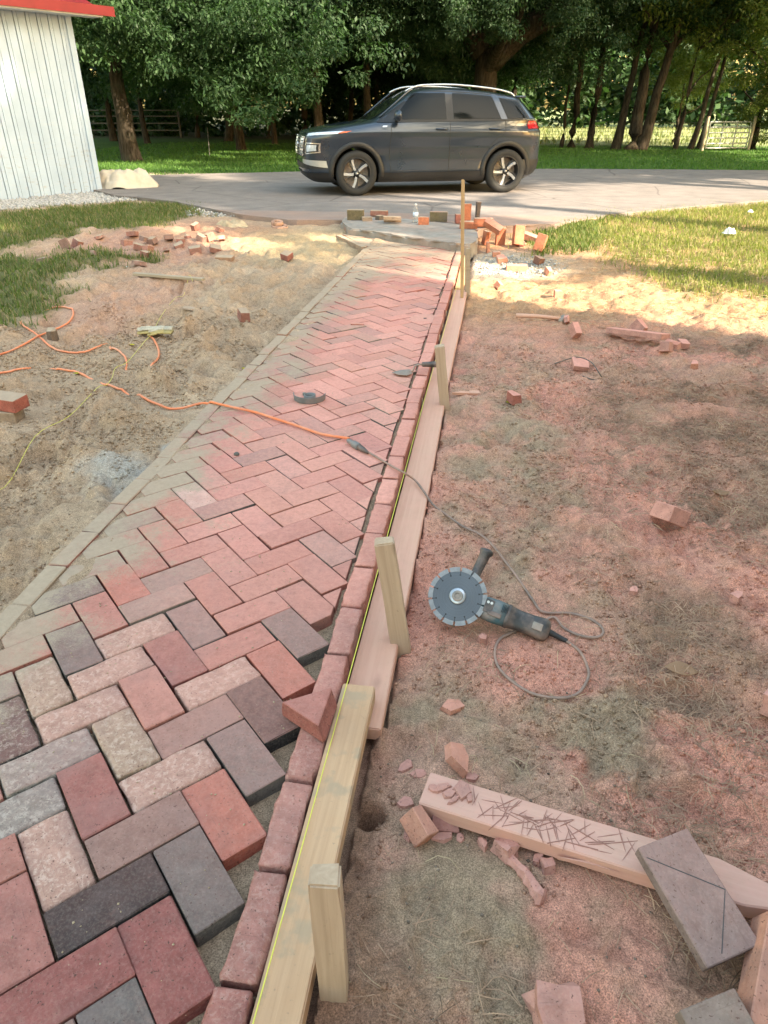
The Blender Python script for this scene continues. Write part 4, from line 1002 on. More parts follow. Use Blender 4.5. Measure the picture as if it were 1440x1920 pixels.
    for u, v, z in ((812, 948, -.055), (796, 925, -.035), (778, 902, -.03), (757, 888, .008), (735, 876, .012), (705, 858, .008), (683, 845, .012), (672, 838, .016)):
        p = P(u, v, z); pts.append(Vector((p.x, p.y, z+.004)))
    pts = [inv @ p for p in pts]
    bm = bmesh.new(); sp = smooth_path(pts, 6); tube(bm, sp, .0043, 8); obj('power_flex', bm, MAT['dusty_rubber'], root, True)
    e2 = [inv @ (P(u, v, z)+Vector((0, 0, .002))) for u, v, z in ((690, 850, .012), (680, 843, .015), (668, 835, .016))]
    bm = bmesh.new(); tube(bm, e2, [.006, .012, .0135], 10); obj('plug', bm, MAT['grinder_black'], root, True)
build_grinder()

def build_ext():
    root = empty('extension_cord', P(655, 828, 0)); tag(root, 'orange extension cord snaking over sand and bricks to the grinder plug', 'extension cord')
    loc = root.location
    def gp(u, v, dz=.004):
        p = P(u, v, 0) if P(u, v, 0).x > XL+.01 else P(u, v, -.02)
        return Vector((p.x, p.y, dz))
    def lay(sp):
        zz = [.002 if q.x > XL+.005 else hz(q.x, q.y) for q in sp]; out = []
        for i, q in enumerate(sp):
            w = zz[max(0, i-12):i+13]; m_ = sum(w)/len(w); z = max(m_, zz[i])+q.z+.004 if q.z > .001 else zz[i]+1.2*q.z+.002
            out.append(Vector((q.x, q.y, z))-loc)
        return out
    main = CORD_PIX
    bm = bmesh.new(); tube(bm, lay(smooth_path([gp(*q) for q in main], 5)), .0062, 8); obj('cable', bm, MAT['orange_rubber'], root, True)
    a, b = P(652, 826, .014)-loc, P(673, 839, .016)-loc; a.z += .002; b.z += .002
    d = (b-a); bm = bmesh.new(); tube(bm, [a, a+d*.12, a+d*.35, a+d*.5, a+d*.55, a+d*.95, b], [.007, .011, .011, .013, .0165, .0165, .013], 10); obj('socket', bm, MAT['grey_plastic'], root, True)
build_ext()

# hammer half buried in dust
def build_hammer():
    a, b = P(968, 590, -.05), P(1052, 597, -.05); root = empty('hammer', (b.x, b.y, hz(b.x, b.y)+.012), math.atan2(a.y-b.y, a.x-b.x)); tag(root, 'dust covered hammer half sunk at the edge of the shade', 'hammer')
    L = (a-b).length; bm = bmesh.new(); tube(bm, [(0, 0, .004), (L*.5, 0, .008), (L, 0, .0)], [.013, .014, .017], 10); obj('handle', bm, MAT['dusty_pine'], root, True)
    bm = bmesh.new(); tube(bm, [(-.01, -.065, 0), (-.01, -.045, 0), (-.01, -.03, 0), (-.01, .03, 0), (-.01, .045, 0), (-.01, .065, 0)], [.020, .024, .019, .019, .024, .020], 12); obj('head', bm, MAT['dull_steel'], root, True)
build_hammer()
# gloves
def build_gloves():
    p = PG(277, 626); 
    for i, (dx, dy, rz, mat, lab) in enumerate(((0, 0, .15, 'glove_cloth', 'limp beige work glove lying uppermost on the sand'), (.015, -.035, .05, 'glove_yellow', 'yellow palmed work glove under the beige one'))):
        root = empty('work_glove', (p.x+dx, p.y+dy, hs(p.x, p.y, .09)+.016+(.012 if i == 0 else 0)), rz); tag(root, lab, 'glove')
        bm = bmesh.new(); tube(bm, [(.02, 0, .008), (.05, 0, .010), (.09, 0, .012), (.115, 0, .012), (.12, 0, .01)], [.036, .042, .046, .042, .03], 12, flat=.24); obj('palm', bm, MAT[mat], root, True)
        bm = bmesh.new(); tube(bm, [(.11, 0, .011), (.14, .004, .010), (.17, .008, .009)], [.036, .040, .042], 12, flat=.22); obj('cuff', bm, MAT[mat], root, True)
        for k in range(4):
            y = -.030+.020*k; bm = bmesh.new(); L = (.065, .08, .085, .07)[k]
            tube(bm, smooth_path([(.03, y, .009), (.0, y*1.15, .010), (-.03, y*1.35, .007), (.02-L, y*1.5+random.uniform(-.006, .006), .005)], 3), .0095, 8, flat=.6); obj('finger', bm, MAT[mat], root, True)
        bm = bmesh.new(); tube(bm, smooth_path([(.085, -.03, .009), (.06, -.058, .008), (.03, -.068, .006)], 3), .011, 8, flat=.6); obj('thumb', bm, MAT[mat], root, True)
build_gloves()
# timber offcut on the left sand
a, b = PG(253, 524), PG(384, 538); bm = boxbm(((b-a).length, .045, .022), .002); o = obj('timber_offcut', bm, MAT['grey_wood']); tz = max(hs(a.x+(b.x-a.x)*t, a.y+(b.y-a.y)*t, .03) for t in (.1, .3, .5, .7, .9)); o.location = ((a.x+b.x)/2, (a.y+b.y)/2, tz+.008); o.rotation_euler = (0, 0, math.atan2(b.y-a.y, b.x-a.x)); tag(o, 'thin timber offcut lying on the left sand with string on it', 'timber')
a, b = PG(846, 744), PG(897, 737); bm = bmesh.new(); L = (b-a).length; prism(bm, [(-L/2, -.008), (L/2, -.030), (L/2+.004, .010), (0, .012)], -.006, .008); o = obj('wood_chip', bm, MAT['dusty_pine']); o.location = (a+b)/2+Vector((0, 0, .012)); o.rotation_euler = (.1, .1, math.atan2(b.y-a.y, b.x-a.x)); tag(o, 'wedge shaped wood offcut beside the trowel stake', 'wood offcut')
# rusty wire on the slab
bm = bmesh.new(); pts = [PG(u, v)+Vector((0, 0, dz)) for u, v, dz in ((1040, 683, .004), (1062, 680, .02), (1082, 682, .04), (1105, 692, .045), (1122, 705, .02), (1127, 712, .008), (1112, 713, .004), (1092, 706, .004))]; cable(bm, pts, .003, 6, 5); tag(obj('bent_wire', bm, MAT['dark_wire']), 'dark bent wire curling over the flat pink brick slab', 'wire')
# grey rock, and litter
def rock(u, v, r, label, mat='rock', name='rock', cat='rock', flat=.7, p=None):
    p = p or PG(u, v); bm = bmesh.new(); bmesh.ops.create_icosphere(bm, subdivisions=3, radius=r)
    sd = random.uniform(0, 50)
    for vtx in bm.verts:
        q = vtx.co/r*1.3; k = .75+.5*float(fbm(np.array([q.x+sd+q.z]), np.array([q.y-q.z*.7]), .8, 5, 3)[0]); vtx.co *= k; vtx.co.z *= flat
    o = obj(name, bm, MAT[mat]); o.location = (p.x, p.y, p.z+r*flat*.5); tag(o, label, cat); return o
rock(238, 511, .055, 'pale grey rock on soil above the timber offcut')
rock(268, 537, .035, 'small grey stone touching the timber offcut')
rock(446, 852, .012, 'dark pebble lying on the brick path', 'dark_wire', 'pebble', 'pebble', p=P(444, 853, 0))
def crumple(name, p, w, d, hgt, label, cat, mat, seed, n=26):
    u = np.linspace(-1, 1, n); X, Y = np.meshgrid(u, u, indexing='ij'); rr = np.sqrt(X**2+Y**2)
    n1 = fbm(X*1.0+5, Y+3, .9, seed, 2); rd = 1-np.abs(2*fbm(X+9, Y*1.3+2, .55, seed+3, 2)-1)
    r2 = 1-np.abs(2*fbm(X*1.4+3, Y*.8+7, .40, seed+5, 2)-1); env = np.clip((1.02-rr)*2.2, 0, 1)
    Z = hgt*env**.6*(.50+.40*sstep(.25, .75, n1)+.38*(rd-.7)+.26*(r2-.7))
    k = 1+.25*(fbm(X, Y, .5, seed+9, 2)-.5); Z = np.maximum(Z, .004)
    sc = np.where(np.maximum(abs(X), abs(Y)) > 0, np.maximum(abs(X), abs(Y))/np.maximum(rr, 1e-6), 1)
    V = np.stack([X*sc*w/2*k, Y*sc*d/2*k, Z], -1).reshape(-1, 3)
    i = (np.arange(n-1)[:, None]*n+np.arange(n-1)[None, :]).ravel(); F = np.stack([i, i+1, i+n+1, i+n], 1)
    o = npmesh(name, V, F[:, ::-1], MAT[mat], smooth=True); o.location = p; o.rotation_euler = (0, 0, .2); tag(o, label, cat); return o
cl = P(222, 352, DZ); crumple('drop_cloth', (cl.x+.05, cl.y+.15, DZ), 1.15, .80, .32, 'crumpled cream drop cloth on the driveway at the barn corner', 'cloth', 'cloth', 3, 40)
q = PG(1365, 445); crumple('litter_paper', (q.x, q.y, q.z+.04), .15, .12, .07, 'crumpled white paper on the sunlit grass', 'paper', 'paper', 8, 16)
q = PG(1405, 404); crumple('litter_paper', (q.x, q.y, q.z+.04), .08, .07, .04, 'small white scrap on the far grass edge', 'paper', 'paper', 12, 10)
q = PG(435, 424); crumple('plastic_sack', (q.x, q.y, q.z-.01), .42, .3, .09, 'flattened dusty sack on the earth near the driveway', 'sack', 'sand_crumb', 15, 18)
for (u, v, dz, r, lab) in ((524, 428, 0, .10, 'lower round clay ring at the edge of the dug sand'), (519, 417, .045, .075, 'upper round clay ring stacked on the lower one')):
    q = PG(524, 428); bm = bmesh.new(); lathe(bm, [(r*.5, 0), (r, 0), (r*1.02, .02), (r*.96, .04), (r*.5, .04), (r*.45, .02), (r*.5, 0)], 20); o = obj('clay_ring', bm, MAT['red_crumb']); o.location = (q.x-(.03 if dz else 0), q.y+(.02 if dz else 0), q.z+dz-.005); o.rotation_euler = (.12, .05, 0); tag(o, lab, 'ring')
# water bottle
def build_bottle():
    p = P(779, 417, B); root = empty('water_bottle', (p.x, p.y, B)); tag(root, 'clear plastic water bottle standing on the concrete slab', 'bottle')
    bm = bmesh.new(); prof = [(0, .002), (.026, .0), (.031, .006), (.032, .02), (.030, .03), (.032, .04), (.032, .06), (.0315, .062), (.0315, .118), (.032, .12), (.032, .145), (.028, .165), (.016, .186), (.0125, .192), (.0125, .202), (0, .202)]
    lathe(bm, prof, 24); obj('body', bm, MAT['clear_plastic'], root, True)
    bm = bmesh.new(); lathe(bm, [(.0325, .064), (.0327, .064), (.0327, .116), (.0325, .116)], 24); obj('label_band', bm, MAT['bottle_label'], root, True)
    bm = bmesh.new(); lathe(bm, [(.0145, .194), (.0145, .208), (.012, .210), (0, .210)], 16); obj('cap', bm, MAT['paper'], root, True)
build_bottle()

# ------------------------------------------------------------------ parked car
def build_car():
    fw, rw = P(669, 367, DZ), P(943, 361, DZ); hd = (fw-rw); wb = hd.xy.length; ang = math.atan2(hd.y, hd.x)
    rt = Vector((math.sin(ang), -math.cos(ang), 0)); mid = (fw+rw)/2+rt*.80
    S = wb/2.52
    root = empty('parked_car', (mid.x, mid.y, DZ), ang); root.scale = (S, S, S)
    tag(root, 'dark blue-grey compact crossover parked on the driveway', 'car')
    zk = [.19, .25, .35, .50, .70, .84, .915, .95, .99, 1.03, 1.065, 1.10, 1.2, 1.35, 1.45, 1.50, 1.525, 1.54]
    xf_ = [1.90, 2.02, 2.075, 2.09, 2.085, 2.055, 2.00, 1.86, 1.64, 1.34, 1.06, .95, .78, .54, .37, .25, .08, -.25]
    xr_ = [-1.72, -1.86, -1.93, -1.955, -1.95, -1.94, -1.93, -1.915, -1.90, -1.875, -1.85, -1.82, -1.745, -1.64, -1.57, -1.50, -1.33, -.95]
    w_ = [.77, .835, .872, .860, .864, .886, .892, .880, .870, .858, .846, .832, .790, .722, .672, .615, .52, .33]
    n_ = [6, 6, 6, 6.5, 7, 7, 6.5, 6, 5.5, 5.5, 6, 7, 7, 7, 6, 5, 4.2, 3.4]
    I = lambda z, a: float(np.interp(z, zk, a))
    def rf(p):                                # the roof falls towards the tail
        k = min(1, max(0, (p.z-1.08)/.46)); t = min(1, max(0, (-p.x-.15)/1.4)); p.z -= .105*k*t*t*(3-2*t)**.5; return p
    def ring(t, z, off=0):
        c, s = math.cos(t), math.sin(t); a, b, w, n = I(z, xf_), I(z, xr_), I(z, w_), I(z, n_)
        xc, L = (a+b)/2, (a-b)/2
        return rf(Vector((xc+(L+off)*math.copysign(abs(c)**(2/n), c), (w+off)*math.copysign(abs(s)**(2/n), s), z)))
    def side(x, z, off=0):
        a, b, w, n = I(z, xf_), I(z, xr_), I(z, w_), I(z, n_); xc, L = (a+b)/2, (a-b)/2
        k = min(.999, abs((x-xc)/L)); return rf(Vector((x, w*(1-k**n)**(1/n)+off, z)))
    # body shell
    zs = sorted(set([round(z, 4) for z in np.concatenate([np.linspace(.19, .9, 26), np.linspace(.9, 1.12, 18), np.linspace(1.12, 1.5, 16), np.linspace(1.5, 1.54, 7)])]))
    ts = []
    m = 28
    for q in range(4):
        for k in range(m):
            u = k/m; e = u*u*(3-2*u)*.5+u*.5; ts.append(q*math.pi/2+e*math.pi/2)
    bm = bmesh.new(); rings = [[bm.verts.new(ring(t, z)) for t in ts] for z in zs]; N = len(ts)
    for i in range(len(zs)-1):
        for k in range(N): bm.faces.new((rings[i][k], rings[i][(k+1)%N], rings[i+1][(k+1)%N], rings[i+1][k]))
    bm.faces.new(rings[0][::-1]); bm.faces.new(rings[-1])
    body = obj('body', bm, MAT['car_paint'])
    cutters = []
    for wx in (1.26, -1.26):
        bm = bmesh.new(); bmesh.ops.create_cone(bm, cap_ends=True, segments=40, radius1=.375, radius2=.375, depth=2.4, matrix=Matrix.Translation((wx, 0, .335)) @ Matrix.Rotation(R(90), 4, 'X'))
        cu = obj('cutter', bm, MAT['car_black']); cutters.append(cu); md = body.modifiers.new('b', 'BOOLEAN'); md.object = cu; md.operation = 'DIFFERENCE'; md.solver = 'EXACT'
    body.data.materials.append(MAT['car_black'])
    dg = bpy.context.evaluated_depsgraph_get(); me = bpy.data.meshes.new_from_object(body.evaluated_get(dg))
    body.modifiers.clear(); body.data = me
    for cu in cutters: bpy.data.objects.remove(cu)
    if len(me.materials) < 2: me.materials.append(MAT['car_black'])
    for p in me.polygons:
        c = p.center; p.use_smooth = True
        for wx in (1.26, -1.26):
            if abs(math.hypot(c.x-wx, c.z-.335)-.375) < .012 and abs(p.normal.y) < .3: p.material_index = 1; p.use_smooth = False
    body.parent = root
    def panel(name, fn, mat, nu=14, nv=6, parent=root, th=0.0, smooth=True):
        bm = bmesh.new(); g = [[bm.verts.new(fn(i/nu, j/nv)) for j in range(nv+1)] for i in range(nu+1)]
        for i in range(nu):
            for j in range(nv): bm.faces.new((g[i][j], g[i+1][j], g[i+1][j+1], g[i][j+1]))
        return obj(name, bm, MAT[mat], parent, smooth)
    def quad_side(c, off, sgn=1):            # c: bf, br, tr, tf in (x, z)
        def fn(u, v):
            b = Vector(c[0]).lerp(Vector(c[1]), u); t = Vector(c[3]).lerp(Vector(c[2]), u); q = b.lerp(t, v); p = side(q.x, q.y, off); p.y *= sgn; return p
        return fn
    for sg in (1, -1):
        panel('window_surround', quad_side([(.93, 1.055), (-1.66, 1.075), (-1.44, 1.482), (.22, 1.482)], .004, sg), 'car_black', 30, 8)
        for nm, c in (('front_side_window', [(.66, 1.09), (-.21, 1.095), (-.21, 1.455), (.30, 1.455)]), ('rear_side_window', [(-.33, 1.095), (-1.13, 1.10), (-.98, 1.455), (-.33, 1.455)]), ('quarter_window', [(-1.24, 1.105), (-1.60, 1.115), (-1.44, 1.40), (-1.12, 1.44)])):
            panel(nm, quad_side(c, .010, sg), 'car_glass', 14, 6)
        panel('window_trim', quad_side([(.92, 1.050), (-1.62, 1.070), (-1.62, 1.082), (.92, 1.062)], .012, sg), 'chrome' if False else 'car_black', 24, 1)
        panel('quarter_panel_pillar', quad_side([(-1.13, 1.09), (-1.235, 1.09), (-1.09, 1.482), (-.985, 1.482)], .012, sg), 'car_paint', 3, 6)
        # lower cladding and wheel arch lips
        panel('sill_cladding', quad_side([(.90, .195), (-.90, .195), (-.90, .345), (.90, .335)], .010, sg), 'car_black', 20, 4)
        for wx in (1.26, -1.26):
            bm = bmesh.new(); prev = None
            for k in range(33):
                a = R(-8)+R(196)*k/32; row = []
                for r, off in ((.373, -.03), (.373, .014), (.40, .022), (.445, .016), (.450, .000)):
                    x, z = wx+r*math.cos(a), max(.195, .335+r*math.sin(a)); p = side(x, z, off); p.y *= sg; row.append(bm.verts.new(p))
                if prev:
                    for i in range(4): bm.faces.new((prev[i], prev[i+1], row[i+1], row[i]))
                prev = row
            obj('wheel_arch', bm, MAT['car_black'], root, True)
        # door seams, handles
        for nm, line in (('door_seam', [(.70, .32), (.72, .6), (.70, .9), (.68, 1.05)]), ('door_seam', [(-.27, .32), (-.27, .7), (-.27, 1.05)]), ('door_seam', [(-.86, .45), (-.92, .62), (-1.05, .80), (-1.20, .92), (-1.20, 1.06)]), ('door_seam', [(.70, .36), (.2, .36), (-.80, .36)])):
            bm = bmesh.new(); pts = smooth_path([Vector((x, 0, z)) for x, z in line], 6); pts = [side(p.x, p.z, .0015) for p in pts]
            for p in pts: p.y *= sg
            tube(bm, pts, .0042, 6); obj(nm, bm, MAT['car_black'], root)
        for hx in (-.12, -1.02):
            bm = bmesh.new(); pts = [side(x, .955, o_) for x, o_ in ((hx+.09, .002), (hx+.08, .022), (hx-.06, .026), (hx-.085, .022), (hx-.095, .002))]
            for p in pts: p.y *= sg
            tube(bm, pts, .011, 8); obj('door_handle', bm, MAT['car_paint'], root, True)
        # mirror
        bm = bmesh.new(); bmesh.ops.create_uvsphere(bm, u_segments=16, v_segments=10, radius=1)
        for v in bm.verts: v.co = Vector((v.co.x*.075*(1 if v.co.x > 0 else .6), v.co.y*.115, v.co.z*.078))+Vector((.60, .985, 1.145)); v.co.y *= sg
        mi = obj('mirror', bm, MAT['car_paint'], root, True)
        bm = boxbm((.05, .10, .035), .008, 2, (.61, .89*sg, 1.085)); obj('mirror_arm', bm, MAT['car_black'], mi)
        # roof rail
        bm = bmesh.new(); y = .575*sg; tube(bm, smooth_path([(.42, y*1.05, 1.475), (.30, y*1.04, 1.525), (.1, y*1.01, 1.560), (-.4, y, 1.566), (-1.0, y, 1.520), (-1.32, y*1.0, 1.465), (-1.42, y*1.01, 1.41)], 5), .014, 8); obj('roof_rail', bm, MAT['rail_silver'], root, True)
        bm = bmesh.new(); tube(bm, smooth_path([(.86, .71*sg, 1.12), (.62, .70*sg, 1.30), (.40, .655*sg, 1.46), (.30, .62*sg, 1.51)], 4), .014, 8); obj('front_pillar', bm, MAT['car_paint'], root, True)
        # head lamp: thin upper strip with amber, square lower lamp in a bright frame
        def arc(t0, t1, z0, z1, off, z0b=None, z1b=None):
            def fn(u, v):
                t = R(t0+(t1-t0)*u); a = z0+((z0b if z0b is not None else z0)-z0)*u; b = z1+((z1b if z1b is not None else z1)-z1)*u
                p = ring(t, a+(b-a)*v, off); p.y *= sg; return p
            return fn
        panel('indicator_lamp', arc(17, 66, .862, .900, .006, .895, .935), 'lamp_white', 12, 3)
        panel('indicator_lens', arc(66, 72, .900, .925, .009, .91, .935), 'lamp_amber', 5, 2)
        hl = panel('headlamp', arc(20, 52, .605, .775, .006, .63, .765), 'chrome', 12, 6)
        panel('headlamp_surround', arc(23, 49.5, .625, .757, .010, .645, .750), 'car_black', 12, 6, hl)
        panel('headlamp_lens', arc(26.5, 46.5, .643, .742, .015, .658, .738), 'lamp_white', 10, 5, hl)
        panel('bumper_blade', arc(12, 58, .475, .535, .012, .415, .515), 'rail_silver', 14, 3)
        panel('bumper_intake', arc(14, 52, .395, .470, .010, .405, .455), 'car_black', 12, 3)
        panel('tail_lamp', arc(126, 162, .95, 1.065, .008, .955, 1.06), 'lamp_red', 12, 4)
        panel('tail_lamp_lower', arc(124, 164, .895, .925, .006), 'car_black', 8, 2)
        panel('side_repeater', quad_side([(.84, .985), (.77, .985), (.76, 1.005), (.83, 1.005)], .008, sg), 'lamp_white', 3, 2)
    def front(t0, t1, z0, z1, off):
        return lambda u, v: ring(R(t0+(t1-t0)*u), z0+(z1-z0)*v, off)
    # grille: dark panel with a mesh of blocks
    gr = panel('grille', front(-16, 16, .565, .862, .004), 'car_black', 16, 6)
    bm = bmesh.new()
    for z in np.linspace(.60, .84, 6): tube(bm, [ring(R(t), z, .014) for t in np.linspace(-14.5, 14.5, 15)], .009, 6)
    for t in np.linspace(-14, 14, 16): tube(bm, [ring(R(t), z, .013) for z in np.linspace(.585, .852, 5)], .007, 6)
    obj('grille_mesh', bm, MAT['chrome'], gr)
    ec = ring(0, .73, .03); bm = bmesh.new(); pts = [ec+Vector((0, .085*math.cos(a), .046*math.sin(a))) for a in np.linspace(0, 2*math.pi, 25)]; tube(bm, pts, .009, 6, False)
    tube(bm, [ec+Vector((0, .042, -.038)), ec+Vector((0, .030, .038))], .008, 6); tube(bm, [ec+Vector((0, -.030, -.038)), ec+Vector((0, -.042, .038))], .008, 6); tube(bm, [ec+Vector((0, .036, -.006)), ec+Vector((0, -.036, .006))], .008, 6)
    obj('emblem', bm, MAT['chrome'], gr)
    panel('lower_grille', front(-13, 13, .395, .475, .009), 'car_black', 12, 3)
    panel('skid_plate', lambda u, v: ring(R(-60+120*u), .20+(.34-.20)*v, .010), 'car_black', 24, 4)
    panel('rear_skid_plate', lambda u, v: ring(R(118+124*u), .20+(.50-.20)*v, .010), 'car_black', 24, 4)
    # windscreen and rear window
    panel('windscreen', lambda u, v: ring(R(-21+42*u), 1.085+(1.485-1.085)*v, .010), 'car_glass', 16, 8)
    panel('rear_window', lambda u, v: ring(R(180-20+40*u), 1.14+(1.44-1.14)*v, .010), 'car_black', 12, 5)
    bm = bmesh.new(); box(bm, (-1.53, 0, 1.405), (.24, 1.08, .035)); bmesh.ops.bevel(bm, geom=bm.edges[:], offset=.012, segments=2, affect='EDGES'); obj('spoiler', bm, MAT['car_paint'], root, True)
    # wheels
    def wheel(x, sg):
        bm = bmesh.new(); lathe(bm, [(.0, -.04), (.225, -.04), (.225, -.05), (.0, -.05)], 32); w = obj('wheel', bm, MAT['dull_steel'], root)
        w.location = (x, .775*sg, .33); w.rotation_euler = (R(-90)*sg, 0, 0)
        bm = bmesh.new(); lathe(bm, [(.222, .088), (.245, .102), (.285, .104), (.312, .092), (.328, .075), (.331, .03), (.331, -.03), (.328, -.075), (.312, -.092), (.24, -.10), (.222, -.088)], 48); obj('tyre', bm, MAT['tyre_rubber'], w, True)
        bm = bmesh.new(); lathe(bm, [(.232, .095), (.222, .100), (.214, .092), (.206, .03), (.200, -.07)], 40); obj('rim', bm, MAT['alloy_dark'], w, True)
        bm = bmesh.new(); lathe(bm, [(.0, .078), (.030, .078), (.034, .072), (.070, .060), (.074, .03), (.0, .03)], 24); obj('hub', bm, MAT['alloy_dark'], w, True)
        for k in range(5):
            a = 2*math.pi*k/5+.2; mk = Matrix.Rotation(a, 4, 'Z')
            bm = bmesh.new(); prism(bm, [(.045, -.020), (.13, -.030), (.213, -.062), (.213, -.018), (.15, .006), (.055, .018)], .050, .074)
            for v in bm.verts:
                if v.co.x > .2: v.co.z += .012
                v.co = mk @ v.co
            obj('spoke', bm, MAT['alloy_bright'], w)
            bm = bmesh.new(); prism(bm, [(.045, .014), (.15, .006), (.213, -.018), (.213, .034), (.14, .040), (.06, .026)], .040, .064)
            for v in bm.verts:
                if v.co.x > .2: v.co.z += .012
                v.co = mk @ v.co
            obj('spoke', bm, MAT['alloy_dark'], w)
        bm = bmesh.new(); pts = [(.020*math.cos(a), .012*math.sin(a), .0795) for a in np.linspace(0, 2*math.pi, 17)]; tube(bm, pts, .0022, 5, False); tube(bm, [(-.007, -.009, .0795), (-.010, .009, .0795)], .002, 5); tube(bm, [(.010, -.009, .0795), (.007, .009, .0795)], .002, 5); tube(bm, [(-.008, 0, .0795), (.008, 0, .0795)], .002, 5); obj('hub_emblem', bm, MAT['chrome'], w)
    for x in (1.26, -1.26):
        for sg in (1, -1): wheel(x, sg)
    # floor pan and seats seen through the glass
    bm = boxbm((3.2, 1.2, .05), .01, 1, (0, 0, .20)); obj('floor_pan', bm, MAT['car_black'], root)
build_car()

# ------------------------------------------------------------------ barn
def build_barn():
    a = Vector((-6.80, 12.42, 0)); d = Vector((-7.64+6.79, 10.85-12.42, 0)).normalized()     # wall runs from the corner towards the viewer side
    root = empty('white_barn', a, math.atan2(d.y, d.x)); tag(root, 'white board and batten barn with red metal roof edge', 'barn')
    # local: x along the wall, y inwards (to the right of d is the visible face?)
    nrm = Vector((-d.y, d.x, 0))                       # local +y
    vis = 1 if nrm.dot(Vector((0, 0, 0))-a) > 0 else -1   # +1: visible face looks along local +y
    Hh = 2.60; L = 8.0
    bm = bmesh.new(); box(bm, (L/2, -vis*2.5, Hh/2-.05), (L-.02, 5.0, Hh-.12)); obj('wall_core', bm, MAT['dark_wire'], root)  # core coloured dark to stand for the shadow in the gaps between boards
    bd = []; x = 0.0; k = 0
    while x < L:
        w = .118+random.uniform(-.010, .010); bm = boxbm((w-.004, .020, Hh), .002); z0 = .06+random.uniform(-.012, .012)
        o = obj('board', bm, MAT['barn_paint'], root); o.location = (x+w/2, vis*(.011+random.uniform(-.002, .002)), z0+Hh/2-.04); x += w+.005
        bm = boxbm((.052, .022, Hh), .003); o = obj('batten', bm, MAT['barn_paint'], root); o.location = (x+.026, vis*.016, z0+Hh/2-.04+random.uniform(-.012, .01)); x += .052+.007; k += 1
    bm = boxbm((.10, .026, Hh), .003); o = obj('corner_board', bm, MAT['barn_paint'], root); o.location = (.03, vis*.038, Hh/2+.03)
    # roof: slopes up away from this eave
    ov = .32; y0 = vis*ov; th = .03
    bm = bmesh.new(); v = [(-ov, y0, Hh-.02), (L+.4, y0, Hh-.02), (L+.4, -vis*2.5, Hh+1.25), (-ov, -vis*2.5, Hh+1.25), (L+.4, -vis*5.4, Hh-.02), (-ov, -vis*5.4, Hh-.02)]
    for off in (0,):
        vv = [bm.verts.new(Vector(p)) for p in v]; v2 = [bm.verts.new(Vector(p)+Vector((0, 0, .06))) for p in v]
        for q in ((0,1,2,3), (3,2,4,5)): bm.faces.new([vv[i] for i in q][::-1]); bm.faces.new([v2[i] for i in q])
        for q in ((0,1), (1,2), (2,4), (4,5), (5,3), (3,0)): bm.faces.new((vv[q[0]], vv[q[1]], v2[q[1]], v2[q[0]]))
    rf = obj('roof', bm, MAT['roof_red'], root)
    bm = bmesh.new(); box(bm, (L/2, y0+vis*.012, Hh+.0), (L+.85+.4, .022, .13)); obj('fascia', bm, MAT['roof_red'], rf)
    bm = bmesh.new(); box(bm, (L/2, vis*(ov/2+.02), Hh-.075), (L+.84, ov-.05, .018)); obj('soffit', bm, MAT['white_trim'], rf)
    # gable end above the corner side
    bm = bmesh.new(); g = [bm.verts.new(p) for p in ((.012, vis*.0, Hh-.1), (.012, -vis*5, Hh-.1), (.012, -vis*2.5, Hh+1.20))]; g2 = [bm.verts.new(v_.co+Vector((.02, 0, 0))) for v_ in g]; bm.faces.new(g); bm.faces.new(g2[::-1])
    for i in range(3): bm.faces.new((g[i], g[(i+1)%3], g2[(i+1)%3], g2[i]))
    obj('gable_wall', bm, MAT['barn_paint'], root)
build_barn()

# ------------------------------------------------------------------ house to the right whose shadow covers the works
def build_house():
    c0 = Vector((-.29, 6.05, 0))-sh_dir*6.4; ax = -sh_dir; ang = math.atan2(ax.y, ax.x)
    root = empty('farm_house', (c0.x, c0.y, 0), ang); tag(root, 'pale two storey farm house standing beside the works', 'house')
    # local x away along the sun line, local y: towards the near side is negative
    Wd, Ln, Hw = 7.0, 11.0, 5.4
    bm = bmesh.new(); box(bm, (Wd/2, -Ln/2, Hw/2-.1), (Wd, Ln, Hw+.2)); obj('wall', bm, MAT['house_siding'], root)
    bm = bmesh.new(); v = [(-.4, .0, Hw-.25), (Wd/2, .0, Hw+2.6), (Wd+.4, .0, Hw-.25), (Wd+.4, .0, Hw-.05), (Wd/2, .0, Hw+2.85), (-.4, .0, Hw-.05)]
    a = [bm.verts.new((x, .05, z)) for x, y, z in v]; b = [bm.verts.new((x, -Ln-.3, z)) for x, y, z in v]; bm.faces.new(a); bm.faces.new(b[::-1])
    for i in range(6): bm.faces.new((a[i], a[(i+1)%6], b[(i+1)%6], b[i]))
    obj('roof', bm, MAT['roof_shingle'], root)
    bm = bmesh.new(); g = [(.0, Hw-.1), (Wd, Hw-.1), (Wd/2, Hw+2.6)]
    a = [bm.verts.new((x, -.02, z)) for x, z in g]; b = [bm.verts.new((x, -Ln+.02, z)) for x, z in g]; bm.faces.new(a); bm.faces.new(b[::-1])
    for i in range(3): bm.faces.new((a[i], a[(i+1)%3], b[(i+1)%3], b[i]))
    obj('gable', bm, MAT['house_siding'], root)
    for (y, z) in ((-2.5, 1.5), (-7.5, 1.5), (-2.5, 4.0), (-5.2, 4.0), (-7.5, 4.0)):
        bm = boxbm((.06, 1.1, 1.5), .004, 1, (-.02, y, z)); w = obj('window', bm, MAT['white_trim'], root); bm = boxbm((.02, .94, 1.34), 0, 1, (-.055, y, z)); obj('pane', bm, MAT['car_glass'], w)
    bm = boxbm((.06, 1.0, 2.1), .004, 1, (-.02, -5.0, 1.05)); obj('door', bm, MAT['white_trim'], root)
build_house()

